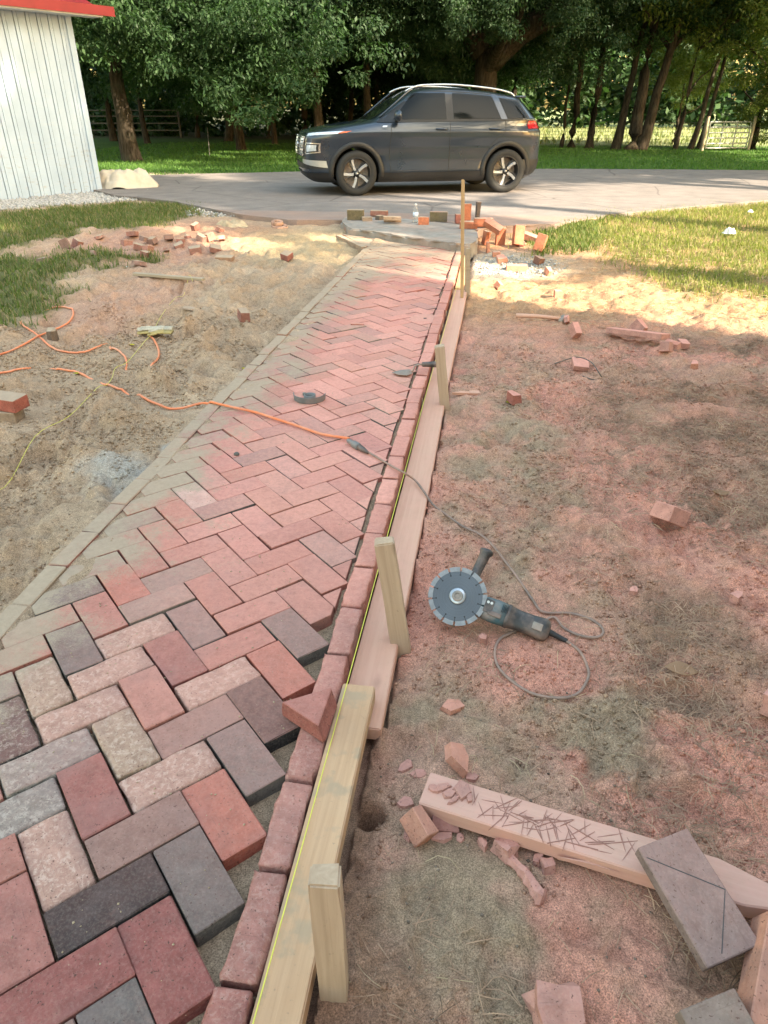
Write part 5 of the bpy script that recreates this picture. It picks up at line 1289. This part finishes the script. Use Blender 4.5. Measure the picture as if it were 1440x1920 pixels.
# ------------------------------------------------------------------ trees
def leaf_cloud(cent, rad, n, size, droop=.5, seed=0, aspect=.42):
    r = np.random.default_rng(seed)
    k = r.integers(0, len(cent), n); c = cent[k]
    d = r.normal(size=(n, 3)); d /= np.linalg.norm(d, axis=1)[:, None]; d *= (r.random(n)**.45)[:, None]
    p = c+d*rad[k][:, None]*np.array([1, 1, .62])
    ax = r.normal(size=(n, 3)); ax[:, 2] = ax[:, 2]*.5-droop; ax += d*.5; ax /= np.linalg.norm(ax, axis=1)[:, None]
    up = r.normal(size=(n, 3))*.55; up[:, 2] += 1; s = np.cross(ax, up); s /= np.maximum(np.linalg.norm(s, axis=1), 1e-6)[:, None]
    nn = np.cross(s, ax)
    L = size*(.6+.8*r.random(n)); W = L*aspect
    a = p; b = p+ax*(L*.5)[:, None]+s*(W*.5)[:, None]-nn*(L*.06)[:, None]; e = p+ax*L[:, None]-nn*(L*.10)[:, None]; f = p+ax*(L*.5)[:, None]-s*(W*.5)[:, None]-nn*(L*.06)[:, None]
    V = np.stack([a, b, e, f], 1).reshape(-1, 3); i = np.arange(n)*4
    return V, np.stack([i, i+1, i+2, i+3], 1)
def crown_mesh(seed, rx, rz, nclump, nleaf, size, rad=(.35, .8), hollow=.35, droop=.5):
    r = np.random.default_rng(seed); c = []
    while len(c) < nclump:
        q = r.uniform(-1, 1, 3); L = np.linalg.norm(q)
        if L > 1 or L < hollow: continue
        if q[2] < -.55 and r.random() < .6: continue
        c.append(q)
    c = np.array(c)*np.array([rx, rx, rz]); c *= (1+.22*r.normal(size=(nclump, 1)))
    V, F = leaf_cloud(c, r.uniform(*rad, nclump), nleaf, size, droop, seed+1)
    me_o = npmesh('crown', V, F); me = me_o.data; bpy.data.objects.remove(me_o); return me, c
THIN = [crown_mesh(300+k, 3.3, 2.4, 40, 5600, .22, (.35, .65)) for k in range(3)]
CROWNS = [crown_mesh(100+k, 3.3, 2.6, 120, 24000, .125) for k in range(4)]
LOWC = [crown_mesh(200+k, 2.2, 1.6, 60, 12500, .115, (.3, .7), .2, .7) for k in range(3)]
CMAT = {}
def crown_with(meidx, mat, low=False, thin=False):
    key = (meidx, mat, low, thin)
    m = (LOWC if low else THIN if thin else CROWNS)[meidx % 3 if (low or thin) else meidx][0]
    if not m.materials: m.materials.append(MAT['leaves'])
    return m
def tree(x, y, r0, hgt, label, group, lean=(0, 0), ck=0, mat='leaves', cz=None, cs=1.0, limbs=4, name='broadleaf_tree', low=None, curve=0.0, thin=False, upper=True):
    root = empty(name, (x, y, hz(x, y) if y < 40 else 0)); tag(root, label, 'tree', group)
    pts = []; n = 9
    for i in range(n+1):
        t = i/n; pts.append(Vector((lean[0]*t*hgt+curve*math.sin(t*3.1)*hgt*.1+random.gauss(0, .02), lean[1]*t*hgt+random.gauss(0, .02), -.1+t*hgt)))
    rad = [r0*(1.55 if i == 0 else 1.0 if i > 1 else 1.12)*(1-.62*(i/n)) for i in range(n+1)]; pts.insert(1, pts[0].lerp(pts[1], .25)); rad.insert(1, r0*1.22)
    bm = bmesh.new(); tube(bm, pts, rad, 14)
    for v in bm.verts:
        a = math.atan2(v.co.y, v.co.x); v.co.x *= 1+.06*math.sin(3*a+x); v.co.y *= 1+.06*math.sin(2*a+y)
    tr = obj('trunk', bm, MAT['bark'], root, True)
    for k in range(limbs):
        t = random.uniform(.42, .92); b = pts[int(t*n)+1]; a = random.uniform(0, 6.28); L = random.uniform(1.4, 2.8)*cs
        bm = bmesh.new(); tube(bm, smooth_path([b, b+Vector((math.cos(a)*L*.35, math.sin(a)*L*.35, L*.28)), b+Vector((math.cos(a)*L*.75, math.sin(a)*L*.75, L*.45)), b+Vector((math.cos(a)*L, math.sin(a)*L, L*.75))], 3), [r0*.42*(1-.085*i) for i in range(10)], 8); obj('limb', bm, MAT['bark'], root, True)
    top = pts[-1]
    o = bpy.data.objects.new('crown', crown_with(ck % 4, mat, False, thin)); COL.objects.link(o); o.parent = root
    o.location = (top.x, top.y, (cz if cz is not None else hgt)); o.rotation_euler = (0, 0, random.uniform(0, 6.28)); o.scale = (cs, cs, cs*random.uniform(.9, 1.1))
    if upper:
        o = bpy.data.objects.new('upper_crown', crown_with((ck+1) % 4, mat)); COL.objects.link(o); o.parent = root; o.location = (top.x, top.y, (cz or hgt)+3.9*cs); o.rotation_euler = (0, 0, random.uniform(0, 6.28)); o.scale = (cs*1.3, cs*1.3, cs*1.1)
    for (dx, dy, z, s) in (low or []):
        o = bpy.data.objects.new('low_foliage', crown_with(random.randrange(3), mat, True)); COL.objects.link(o); o.parent = root; o.location = (dx, dy, z); o.rotation_euler = (0, 0, random.uniform(0, 6.28)); o.scale = (s, s, s)
    for o in root.children:
        if o.name.split('.')[0] in ('crown', 'upper_crown', 'low_foliage'): o.material_slots[0].link = 'OBJECT'; o.material_slots[0].material = MAT[mat]
    return root
G1 = 'trees on the lawn beyond the driveway'; G2 = 'slender trees along the wire fence'; G3 = 'dark trees at the back of the lawn'
def TP(u, v): p = P(u, v, .03); return p.x, p.y
x, y = TP(247, 301); tree(x, y, .23, 5.2, 'large dark tree with a flared base behind the barn corner', None, (-.02, .0), 0, 'leaves', 6.0, 1.35, 5, low=[(-.2, -1.2, 3.3, 1.1), (2.4, -.6, 2.9, 1.0), (4.2, .2, 2.8, 1.1), (-2.0, -.5, 3.6, 1.1), (3.2, 1.2, 2.2, .8), (1.2, 1.5, 2.6, .9)])
x, y = TP(452, 281); tree(x, y, .15, 5.0, 'leaning dark tree left of the car bonnet', None, (-.10, .02), 1, 'leaves', 5.8, 1.2, 4, low=[(-1.5, -1.0, 3.0, .9), (1.2, -.8, 3.3, .9), (.2, -1.5, 2.9, .8), (-2.4, .8, 2.4, .9)])
x, y = TP(517, 270); tree(x, y, .11, 5.0, 'thin straight tree between the leaning tree and the car', None, (-.06, 0), 2, 'leaves', 5.5, 1.0, 3, low=[(.8, -.5, 3.8, .9)])
x, y = TP(602, 285); tree(x, y, .17, 5.4, 'tree with a pale bark scar behind the car bonnet', None, (-.05, 0), 3, 'leaves_bluish', 6.2, 1.25, 4, low=[(-1.8, -2.5, 3.4, 1.0), (1.0, -2.8, 3.9, 1.1), (-.3, -3.2, 3.3, .7), (-2.6, .5, 2.8, 1.0)])
x, y = TP(688, 280); tree(x, y, .15, 5.6, 'straight trunk rising behind the car windscreen', None, (.0, 0), 0, 'leaves_bluish', 6.2, 1.2, 3, low=[(.2, -2, 3.9, .9)])
x, y = TP(905, 283)
big = tree(x, y, .50, 5.2, 'massive old tree with a thick limb reaching over the car', None, (-.02, 0), 1, 'leaves_bluish', 6.6, 1.5, 4, low=[(-2.6, -3.0, 4.2, .95), (-3.6, -2.4, 3.6, .8), (.8, -3.2, 4.4, .8), (-1.2, -3.4, 4.2, .8), (-2.0, .6, 3.4, 1.0), (2.6, 1.0, 3.4, .9), (1.6, -2.5, 4.1, .8), (3.4, -1.9, 4.6, .8), (-.8, -2.6, 3.7, .6)])
bm = bmesh.new(); tube(bm, smooth_path([(.1, -.1, 2.6), (.9, -.3, 3.3), (1.9, -.5, 3.8), (3.0, -.8, 4.35), (4.4, -1.0, 5.3)], 4), [.40-.017*i for i in range(17)], 12); obj('limb', bm, MAT['bark'], big, True)
bm = bmesh.new(); tube(bm, smooth_path([(-.2, -.1, 2.8), (-.9, -.2, 3.6), (-1.8, -.4, 4.6), (-2.5, -.5, 5.6)], 4), [.36-.018*i for i in range(13)], 12); obj('limb', bm, MAT['bark'], big, True)
x, y = TP(1052, 276); tree(x, y, .07, 3.6, 'spindly sapling just right of the car tail', G2, (.02, 0), 2, 'leaves', 3.9, .5, 2)
for i, (u, v, r0, ln, lab) in enumerate(((1070, 277, .13, .02, 'straight black trunk nearest the car among the fence trees'), (1105, 278, .14, .03, 'forked dark trunk second along the fence from the car'), (1156, 280, .15, .09, 'leaning dark trunk left of the pale based clump'), (1188, 281, .22, .01, 'thick left stem of the pale based clump'), (1202, 281, .20, .16, 'thick leaning right stem of the pale based clump'), (1268, 280, .08, .05, 'thin pole-like trunk left of the gate'), (1296, 280, .09, .13, 'leaning thin trunk close to the gate'), (1312, 279, .08, .10, 'slim trunk touching the gate post'))):
    x, y = TP(u, v); tree(x, y+.2, r0, 5.4, lab, G2, (ln, 0), i, ['leaves', 'leaves_yellow', 'leaves'][i % 3] if i != 1 else 'leaves', 6.1, 1.05, 3, low=[(random.uniform(-1, 1.5), random.uniform(-.5, 1.5), random.uniform(4.0, 4.8), .8)])
x, y = TP(1290, 276); tree(x, y+2.5, .07, 2.2, 'small bright young tree behind the gate trunks', G2, (.0, 0), 1, 'leaves_yellow', 2.4, .48, 2)
x, y = TP(1420, 281); tree(x, y+.6, .12, 3.2, 'bushy tree hanging over the right end of the gate', G2, (.0, 0), 0, 'leaves_yellow', 3.8, .95, 3, low=[(.3, -.3, 1.3, .6), (.9, -.5, .7, .5)])
bk = [(-17, 33), (-14.5, 31), (-12, 34), (-11, 37), (-9.0, 36), (-7.2, 38), (-5.5, 35.5), (-4.0, 38), (-2.6, 36), (-1.0, 39), (.4, 37), (-20, 30), (-15, 38)]
for i, (x, y) in enumerate(bk):
    tree(x, y, random.uniform(.10, .18), 4.6, 'dark shaded tree at the back edge of the lawn', G3, (random.uniform(-.05, .05), 0), i, 'leaves', 5.4, 1.3, 2, low=[(random.uniform(-1, 1), -.5, 3.0, .9)])
# tall trees out of frame to the right: their high crowns throw the dappled light on the drive, car and barn
G4 = 'tall shade trees along the right side of the yard'
def shade_tree(x, y, cz, cs, k, thin=False, lab='tall shade tree with a high crown on the right of the yard'):
    root = tree(x, y, .32, cz-.5, lab, G4, (0, 0), k, 'leaves', cz+1.0, cs, 4, thin=thin, upper=False, low=[] if thin else [(random.uniform(-2, 2), random.uniform(-2, 2), cz+random.uniform(-.4, 1.5), 1.2) for _ in range(2)])
for i, (x, y, cz, cs) in enumerate(((14.5, 3.4, 11.8, 1.3), (12.0, 10.2, 8.2, 1.3), (16.0, 8.0, 10.8, 1.4), (11.0, 13.0, 6.2, 1.35), (15.5, 12.5, 7.5, 1.5), (12.5, 17.2, 6.0, 1.35), (17.0, 17.5, 7.0, 1.5), (14, 22, 6.0, 1.4), (19, 13, 9.5, 1.5), (13, 27, 6, 1.4), (13.5, .6, 11.4, 1.4), (18, -1.6, 13.5, 1.6), (10.8, 2.0, 10.8, 1.1))): shade_tree(x, y, cz, cs, i, y > 6.5 or cz > 10.7)
# far woods as one mass
def far_woods():
    r = np.random.default_rng(77); c = []
    for _ in range(1300):
        x = r.uniform(-60, 60); 
        base = 44 if x < 0 else 78
        y = base+r.uniform(0, 14); top = 10+4*math.sin(x*.3); z = r.uniform(0, 1)**.8*top; c.append((x, y, z))
    c = np.array(c); V, F = leaf_cloud(c, r.uniform(1.0, 2.4, len(c)), 70000, .62, .3, 78, .6)
    o = npmesh('far_woods', V, F, MAT['leaves']); tag(o, 'dense green woodland closing off the view behind lawn and meadow', 'woodland', kind='stuff')
    c3 = np.array([(r.uniform(-6, 45), r.uniform(58, 66), r.uniform(0, 1)**.8*11) for _ in range(650)])
    V3, F3 = leaf_cloud(c3, r.uniform(1.0, 2.2, len(c3)), 42000, .6, .3, 80, .6)
    o = npmesh('far_woods', V3, F3, MAT['leaves']); tag(o, 'green wood edge on the far side of the bright meadow', 'woodland', kind='stuff')
    c2 = []
    for _ in range(420):
        x = r.uniform(-26, 1.0); c2.append((x, 39+r.uniform(0, 4), r.uniform(.1, 5.5)))
    c2 = np.array(c2); V, F = leaf_cloud(c2, r.uniform(.5, 1.1, len(c2)), 26000, .34, .4, 79, .5)
    o = npmesh('undergrowth', V, F, MAT['leaves']); tag(o, 'dark tangled undergrowth behind the lawn trees', 'undergrowth', kind='stuff')
far_woods()

# ------------------------------------------------------------------ fences and gate
def wire_fence(p0, p1, n, hgt, label):
    root = empty('wire_fence', p0, math.atan2(p1[1]-p0[1], p1[0]-p0[0])); tag(root, label, 'fence'); L = math.hypot(p1[0]-p0[0], p1[1]-p0[1])
    for k in range(n+1):
        bm = bmesh.new(); tube(bm, [(0, 0, -.1), (0, 0, hgt+.12)], .022, 8); o = obj('post', bm, MAT['dark_wire'], root); o.location = (L*k/n, 0, 0)
    bm = bmesh.new()
    for z in np.linspace(.08, hgt, 8): tube(bm, [(0, 0, z), (L, 0, z)], .0045, 4)
    for x in np.arange(.1, L, .17): tube(bm, [(x, 0, .08), (x, 0, hgt)], .0035, 4, False)
    obj('wire_mesh', bm, MAT['dark_wire'], root)
g0 = P(1326, 281, .03); wire_fence((-.5, 32.2, .0), (g0.x-.1, g0.y+.6, .0), 4, .85, 'woven wire fence between the lawn and the bright meadow')
def gate():
    a, b = P(1326, 283, .03), P(1402, 282, .03); root = empty('field_gate', (a.x, a.y+.3, .0), math.atan2(b.y-a.y, b.x-a.x)); tag(root, 'pale tubular metal field gate closing the fence line', 'gate'); L = (b-a).xy.length
    for z in (.10, .24, .40, .56, .72, .88): bm = bmesh.new(); tube(bm, [(0, 0, z), (L, 0, z)], .022, 8); obj('rail', bm, MAT['galvanised'], root)
    for x in (0, L*.33, L*.66, L): bm = bmesh.new(); tube(bm, [(x, 0, .09), (x, 0, .90)], .022, 8); obj('stile', bm, MAT['galvanised'], root)
    for x in (-.12, L+.12): bm = bmesh.new(); tube(bm, [(x, 0, -.1), (x, 0, 1.05)], .05, 10); obj('post', bm, MAT['grey_wood'], root)
gate()
def rail_fence():
    a = P(150, 275, .03); root = empty('rail_fence', (a.x-4.5, a.y+9, 0), R(6)); tag(root, 'old grey rail fence seen behind the barn and lawn trees', 'fence')
    for k in range(3): bm = boxbm((.09, .09, 1.4), .005, 1, (0, 0, .6)); o = obj('post', bm, MAT['dark_wire'], root); o.location = (k*2.3, 0, 0)
    for k in range(2):
        for z in (.35, .65, .95, 1.2): bm = boxbm((2.3, .03, .055), .003, 1, (k*2.3+1.15, -.06, z)); obj('rail', bm, MAT['dark_wire'], root)
rail_fence()
p = P(393, 291, .03); bm = bmesh.new(); tube(bm, [(0, 0, -.1), (.02, 0, .75)], .012, 8); o = obj('lawn_stake', bm, MAT['dark_wire']); o.location = (p.x, p.y, .03); tag(o, 'thin metal rod standing in the lawn left of the car', 'rod')

# ------------------------------------------------------------------ grass, straw, gravel and crumbs
def blades(name, XY, Z, hgt, mat, label, width=.006, bend=.5, seed=1, kind='stuff', cat='grass'):
    r = np.random.default_rng(seed); n = len(XY); a = r.uniform(0, 2*np.pi, n); h = hgt*(.45+.9*r.random(n)); w = width*(.6+.8*r.random(n))
    d = np.stack([np.cos(a), np.sin(a)], 1); s = np.stack([-d[:, 1], d[:, 0]], 1); b = bend*(.3+r.random(n))*h
    base = np.concatenate([XY, Z[:, None]-.004], 1)
    def pt(off, z, side): return np.concatenate([base[:, :2]+d*off[:, None]+s*side[:, None], (base[:, 2]+z)[:, None]], 1)
    z0 = np.zeros(n); V = np.stack([pt(z0, z0, -w/2), pt(z0, z0, w/2), pt(b*.35, h*.6, w*.4), pt(b*.35, h*.6, -w*.4), pt(b, h*.95, z0)], 1).reshape(-1, 3)
    i = np.arange(n)*5; F = np.concatenate([np.stack([i, i+1, i+2], 1), np.stack([i, i+2, i+3], 1), np.stack([i+3, i+2, i+4], 1)])
    o = npmesh(name, V, F, MAT[mat]); tag(o, label, cat, kind=kind); return o
def scatter(mask, x0, x1, y0, y1, n, seed):
    r = np.random.default_rng(seed); x = r.uniform(x0, x1, n); y = r.uniform(y0, y1, n); k = r.random(n) < mask(x, y); return np.stack([x[k], y[k]], 1)
xy = scatter(lambda x, y: grass_left(x, y)**1.3, -7.6, -2.6, 3.2, 11.6, 110000, 1); z = height(xy[:, 0], xy[:, 1])
k = rng.random(len(xy)) < .66
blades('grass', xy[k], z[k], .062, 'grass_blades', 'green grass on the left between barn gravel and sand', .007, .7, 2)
blades('dry_grass', xy[~k], z[~k], .055, 'grass_dry', 'dry straw coloured blades in the left grass', .005, .8, 3)
xy = scatter(lambda x, y: grass_right(x, y)**1.5, -.2, 7.5, 5.6, 13, 150000, 4); z = height(xy[:, 0], xy[:, 1]); k = rng.random(len(xy)) < .75
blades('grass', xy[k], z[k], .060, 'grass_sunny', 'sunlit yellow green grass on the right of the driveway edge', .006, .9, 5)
blades('dry_grass', xy[~k], z[~k], .06, 'grass_dry', 'dry blades in the sunlit right grass', .005, .9, 6)
def lawn_mask(x, y): return sstep(0, .5, y-np.interp(x, [-14, -7.5, -4.6, -2, .84, 3, 6.2, 14], [16.2, 15.4, 16.8, 17.6, 18.5, 18.7, 18.8, 23.6]))*np.clip(1.4-(y-16)/14, .25, 1)
xy = scatter(lawn_mask, -14, 10, 15, 32, 90000, 7); blades('lawn_grass', xy, height(xy[:, 0], xy[:, 1]), .06, 'lawn_blades', 'mown green lawn beyond the driveway under the trees', .016, .7, 8)
xy = scatter(lambda x, y: np.ones_like(x), -2, 16, 32.5, 60, 5000, 9); blades('meadow_grass', xy, np.zeros(len(xy)), .22, 'meadow_blades', 'tall pale grass of the meadow past the wire fence', .05, .6, 10)
# the fringe of weeds at the slab corner, the lip's shade put into its colour
xy = scatter(lambda x, y: poly_mask(x, y, pix_poly((990, 440), (1010, 470), (1120, 466), (1130, 415), (1040, 426)), .08), -.2, 2.2, 7.5, 10.5, 11000, 12)
blades('grass', xy, height(xy[:, 0], xy[:, 1]), .07, 'grass_blades', 'lush grass tuft in the corner of the concrete lip, its shade put into the dark colour', .009, .8, 13)

def fibres(name, XY, Z, length, width, mat, label, seed):
    r = np.random.default_rng(seed); n = len(XY); a = r.uniform(0, 2*np.pi, n); c = r.normal(0, .6, n); L = length*(.3+1.1*r.random(n)); S = 3
    pts = []; p = XY.copy(); lift = .003+.022*r.random(n)**2
    for k in range(S+1):
        t = k/S; z = Z+.0015+lift*np.sin(np.pi*t)*(.6+.4*np.sin(a*3)); nrm = np.stack([-np.sin(a+c*t), np.cos(a+c*t)], 1)*(width*(1-.4*t)/2)
        pts.append(np.concatenate([p-nrm, (z)[:, None]], 1)); pts.append(np.concatenate([p+nrm, (z+width*.6)[:, None]], 1))
        p = p+np.stack([np.cos(a+c*t), np.sin(a+c*t)], 1)*(L/S)[:, None]
    V = np.stack(pts, 1).reshape(-1, 3); i = np.arange(n)*(2*S+2); F = np.concatenate([np.stack([i+2*k, i+2*k+1, i+2*k+3, i+2*k+2], 1) for k in range(S)])
    o = npmesh(name, V, F, MAT[mat]); tag(o, label, 'straw', kind='stuff')
def straw_mask(x, y):
    m = .16+0*x
    for (u, v, rx, ry, a) in ((1340, 780, .6, .7, 1), (1380, 650, .7, .4, .9), (1330, 1230, .22, .38, 1), (1420, 930, .4, .5, 1), (1400, 1850, .12, .2, 1), (1230, 1560, .25, .12, .5), (1180, 900, .3, .5, .4), (1400, 1550, .12, .2, .7)):
        c = P(u, v, -.06); d = np.sqrt(((x-c.x)/rx)**2+((y-c.y)/ry)**2); m = np.maximum(m, a*sstep(1.4, .4, d))
    return m*sstep(.30, .62, fbm(x, y, .22, 91))*sstep(-.17, -.05, x)
xy = scatter(straw_mask, -.15, 3.2, .4, 5.6, 240000, 21); fibres('dry_straw', xy, height(xy[:, 0], xy[:, 1]), .048, .0016, 'straw', 'dry brown roots and straw matted on the right hand earth', 22)
xy = scatter(lambda x, y: .25*sstep(-.17, -.05, x)*sstep(.35, .7, fbm(x, y, .3, 92)), -.15, 2.6, .4, 5.0, 9000, 23); fibres('pale_straw', xy, height(xy[:, 0], xy[:, 1]), .06, .0014, 'pale_straw', 'pale loose straw strewn over the right hand earth', 24)
xy = scatter(lambda x, y: .5*sstep(-.1, .5, x), -.1, 6, 5.0, 9.0, 16000, 25); fibres('dry_straw', xy, height(xy[:, 0], xy[:, 1]), .07, .003, 'pale_straw', 'dry clippings lying on the sunlit earth', 26)
def crumbs(name, XY, Z, size, mat, label, seed, cat='crumbs'):
    r = np.random.default_rng(seed); n = len(XY); base = np.array([[1,0,0],[-1,0,0],[0,1,0],[0,-1,0],[0,0,1],[0,0,-1]], float); f = np.array([[0,2,4],[2,1,4],[1,3,4],[3,0,4],[2,0,5],[1,2,5],[3,1,5],[0,3,5]])
    s = size*(.35+1.0*r.random(n)**2.5); P_ = base[None]*(s[:, None, None]*(.6+.8*r.random((n, 6, 1)))); q = r.uniform(0, 6.28, n); c, s_ = np.cos(q), np.sin(q)
    X = P_[..., 0]*c[:, None]-P_[..., 1]*s_[:, None]; Y = P_[..., 0]*s_[:, None]+P_[..., 1]*c[:, None]; V = np.stack([X+XY[:, :1], Y+XY[:, 1:], P_[..., 2]*.7+Z[:, None]+s[:, None]*.25], -1).reshape(-1, 3)
    F = (np.arange(n)[:, None, None]*6+f[None]).reshape(-1, 3); o = npmesh(name, V, F, MAT[mat]); tag(o, label, cat, kind='stuff')
    if mat == 'earth':
        C = np.repeat(ground_colour(XY[:, 0], XY[:, 1])*r.uniform(.82, 1.2, (n, 1)), 6, 0); at = o.data.color_attributes.new('Col', 'FLOAT_COLOR', 'POINT'); at.data.foreach_set('color', np.concatenate([C, np.ones((len(C), 1))], 1).astype(np.float32).ravel())
xy = scatter(lambda x, y: sstep(XL-.02, XL-.06, x)*sstep(.40, .66, fbm(x, y, .3, 95)), -3.2, -1.3, .9, 5, 46000, 31); crumbs('sand_clods', xy, height(xy[:, 0], xy[:, 1]), .0075, 'earth', 'small clods of damp sand strewn left of the path', 32)
xy = scatter(lambda x, y: sstep(-.19, -.16, x)*sstep(.38, .7, fbm(x, y, .25, 96)), -.2, 2.0, .4, 4.6, 52000, 33); crumbs('earth_crumbs', xy, height(xy[:, 0], xy[:, 1]), .0062, 'earth', 'reddish crumbs of earth and brick right of the boards', 34)
xy = scatter(lambda x, y: np.where((x < XL-.02) | (x > -.17), 1.0, .0), -3.3, 2.6, .4, 6.5, 20000, 51); crumbs('dark_debris', xy, height(xy[:, 0], xy[:, 1]), .0032, 'dark_debris', 'tiny dark bits of debris strewn over the ground', 52)
xy = scatter(lambda x, y: np.where(x > -.17, 1.0, .4), -3.0, 1.6, .4, 4, 3000, 53); xy = xy[(xy[:, 0] < XL-.02) | (xy[:, 0] > -.17)]; crumbs('pale_grit', xy, height(xy[:, 0], xy[:, 1]), .0020, 'pale_straw', 'tiny pale grit glinting in the dirt', 54)
xy = scatter(gravel_mask, -10.5, -5.4, 5, 12.7, 60000, 35); crumbs('barn_gravel', xy, height(xy[:, 0], xy[:, 1]), .035, 'stone_chip', 'pale gravel strip along the foot of the barn', 36, 'gravel')
c = P(960, 485, 0); xy = scatter(lambda x, y: sstep(1, .3, np.sqrt(((x-c.x)/.6)**2+((y-c.y)/.6)**2)), c.x-.7, c.x+.7, c.y-.7, c.y+.7, 4500, 37); crumbs('pale_gravel', xy, height(xy[:, 0], xy[:, 1]), .014, 'stone_chip', 'pale sunlit gravel below the brick pile', 38, 'gravel')
xy = scatter(lambda x, y: np.ones_like(x)*.6, -4.3, -2.6, 9.6, 11.0, 1600, 39); crumbs('stone_chips', xy, height(xy[:, 0], xy[:, 1]), .028, 'stone_chip', 'stone chips along the driveway edge by the left grass', 40, 'gravel')
xy = scatter(lambda x, y: .35*sstep(.35, .7, fbm(x, y, .2, 97)), -1.25, -.4, .5, 4, 5200, 41); crumbs('loose_sand', xy, np.full(len(xy), .0005), .0026, 'sand_crumb', 'loose grains of sand on the bricks', 42, 'sand')
# a few fallen leaves
def leaf(u, v, L, label, mat, rz, curl=.3):
    p = PG(u, v); bm = bmesh.new(); n = 6; A = []; B_ = []; C_ = []
    for i in range(n+1):
        t = i/n; w = L*.28*math.sin(math.pi*min(1, t*.95+.03)); z = .004+curl*L*(t-.5)**2; A.append(bm.verts.new((t*L-L/2, -w, z+w*.5))); B_.append(bm.verts.new((t*L-L/2, 0, z))); C_.append(bm.verts.new((t*L-L/2, w, z+w*.5)))
    for i in range(n): bm.faces.new((A[i], A[i+1], B_[i+1], B_[i])); bm.faces.new((B_[i], B_[i+1], C_[i+1], C_[i]))
    o = obj('fallen_leaf', bm, MAT[mat], None, True); o.location = (p.x, p.y, max(p.z, 0.001 if XL < p.x < -.3 else -9)+.003); o.rotation_euler = (.1, .1, rz); tag(o, label, 'leaf'); md = o.modifiers.new('s', 'SOLIDIFY'); md.thickness = .0006
leaf(1348, 930, .07, 'curled brown leaf on straw above the brick wedge', 'dead_leaf', .2, .8)
leaf(1275, 1262, .09, 'dull brown leaf lying in the straw below the cable loop', 'dead_leaf', .0, .3)
leaf(145, 703, .04, 'yellow green leaf resting on the orange cord', 'yellow_leaf', .6)
leaf(377, 562, .05, 'yellow leaf on the sand right of the string', 'yellow_leaf', 1.2)
leaf(247, 649, .04, 'small dark yellow leaf on the sand below the gloves', 'yellow_leaf', .3)
leaf(457, 694, .04, 'yellow green leaf at the foot of the left edging', 'yellow_leaf', .2)
leaf(694, 1532, .032, 'pale dry leaf lying in the hole beside the board', 'dead_leaf', .1, .4)
leaf(958, 758, .06, 'green yellow leaf beside the lone red brick end', 'yellow_leaf', .2)
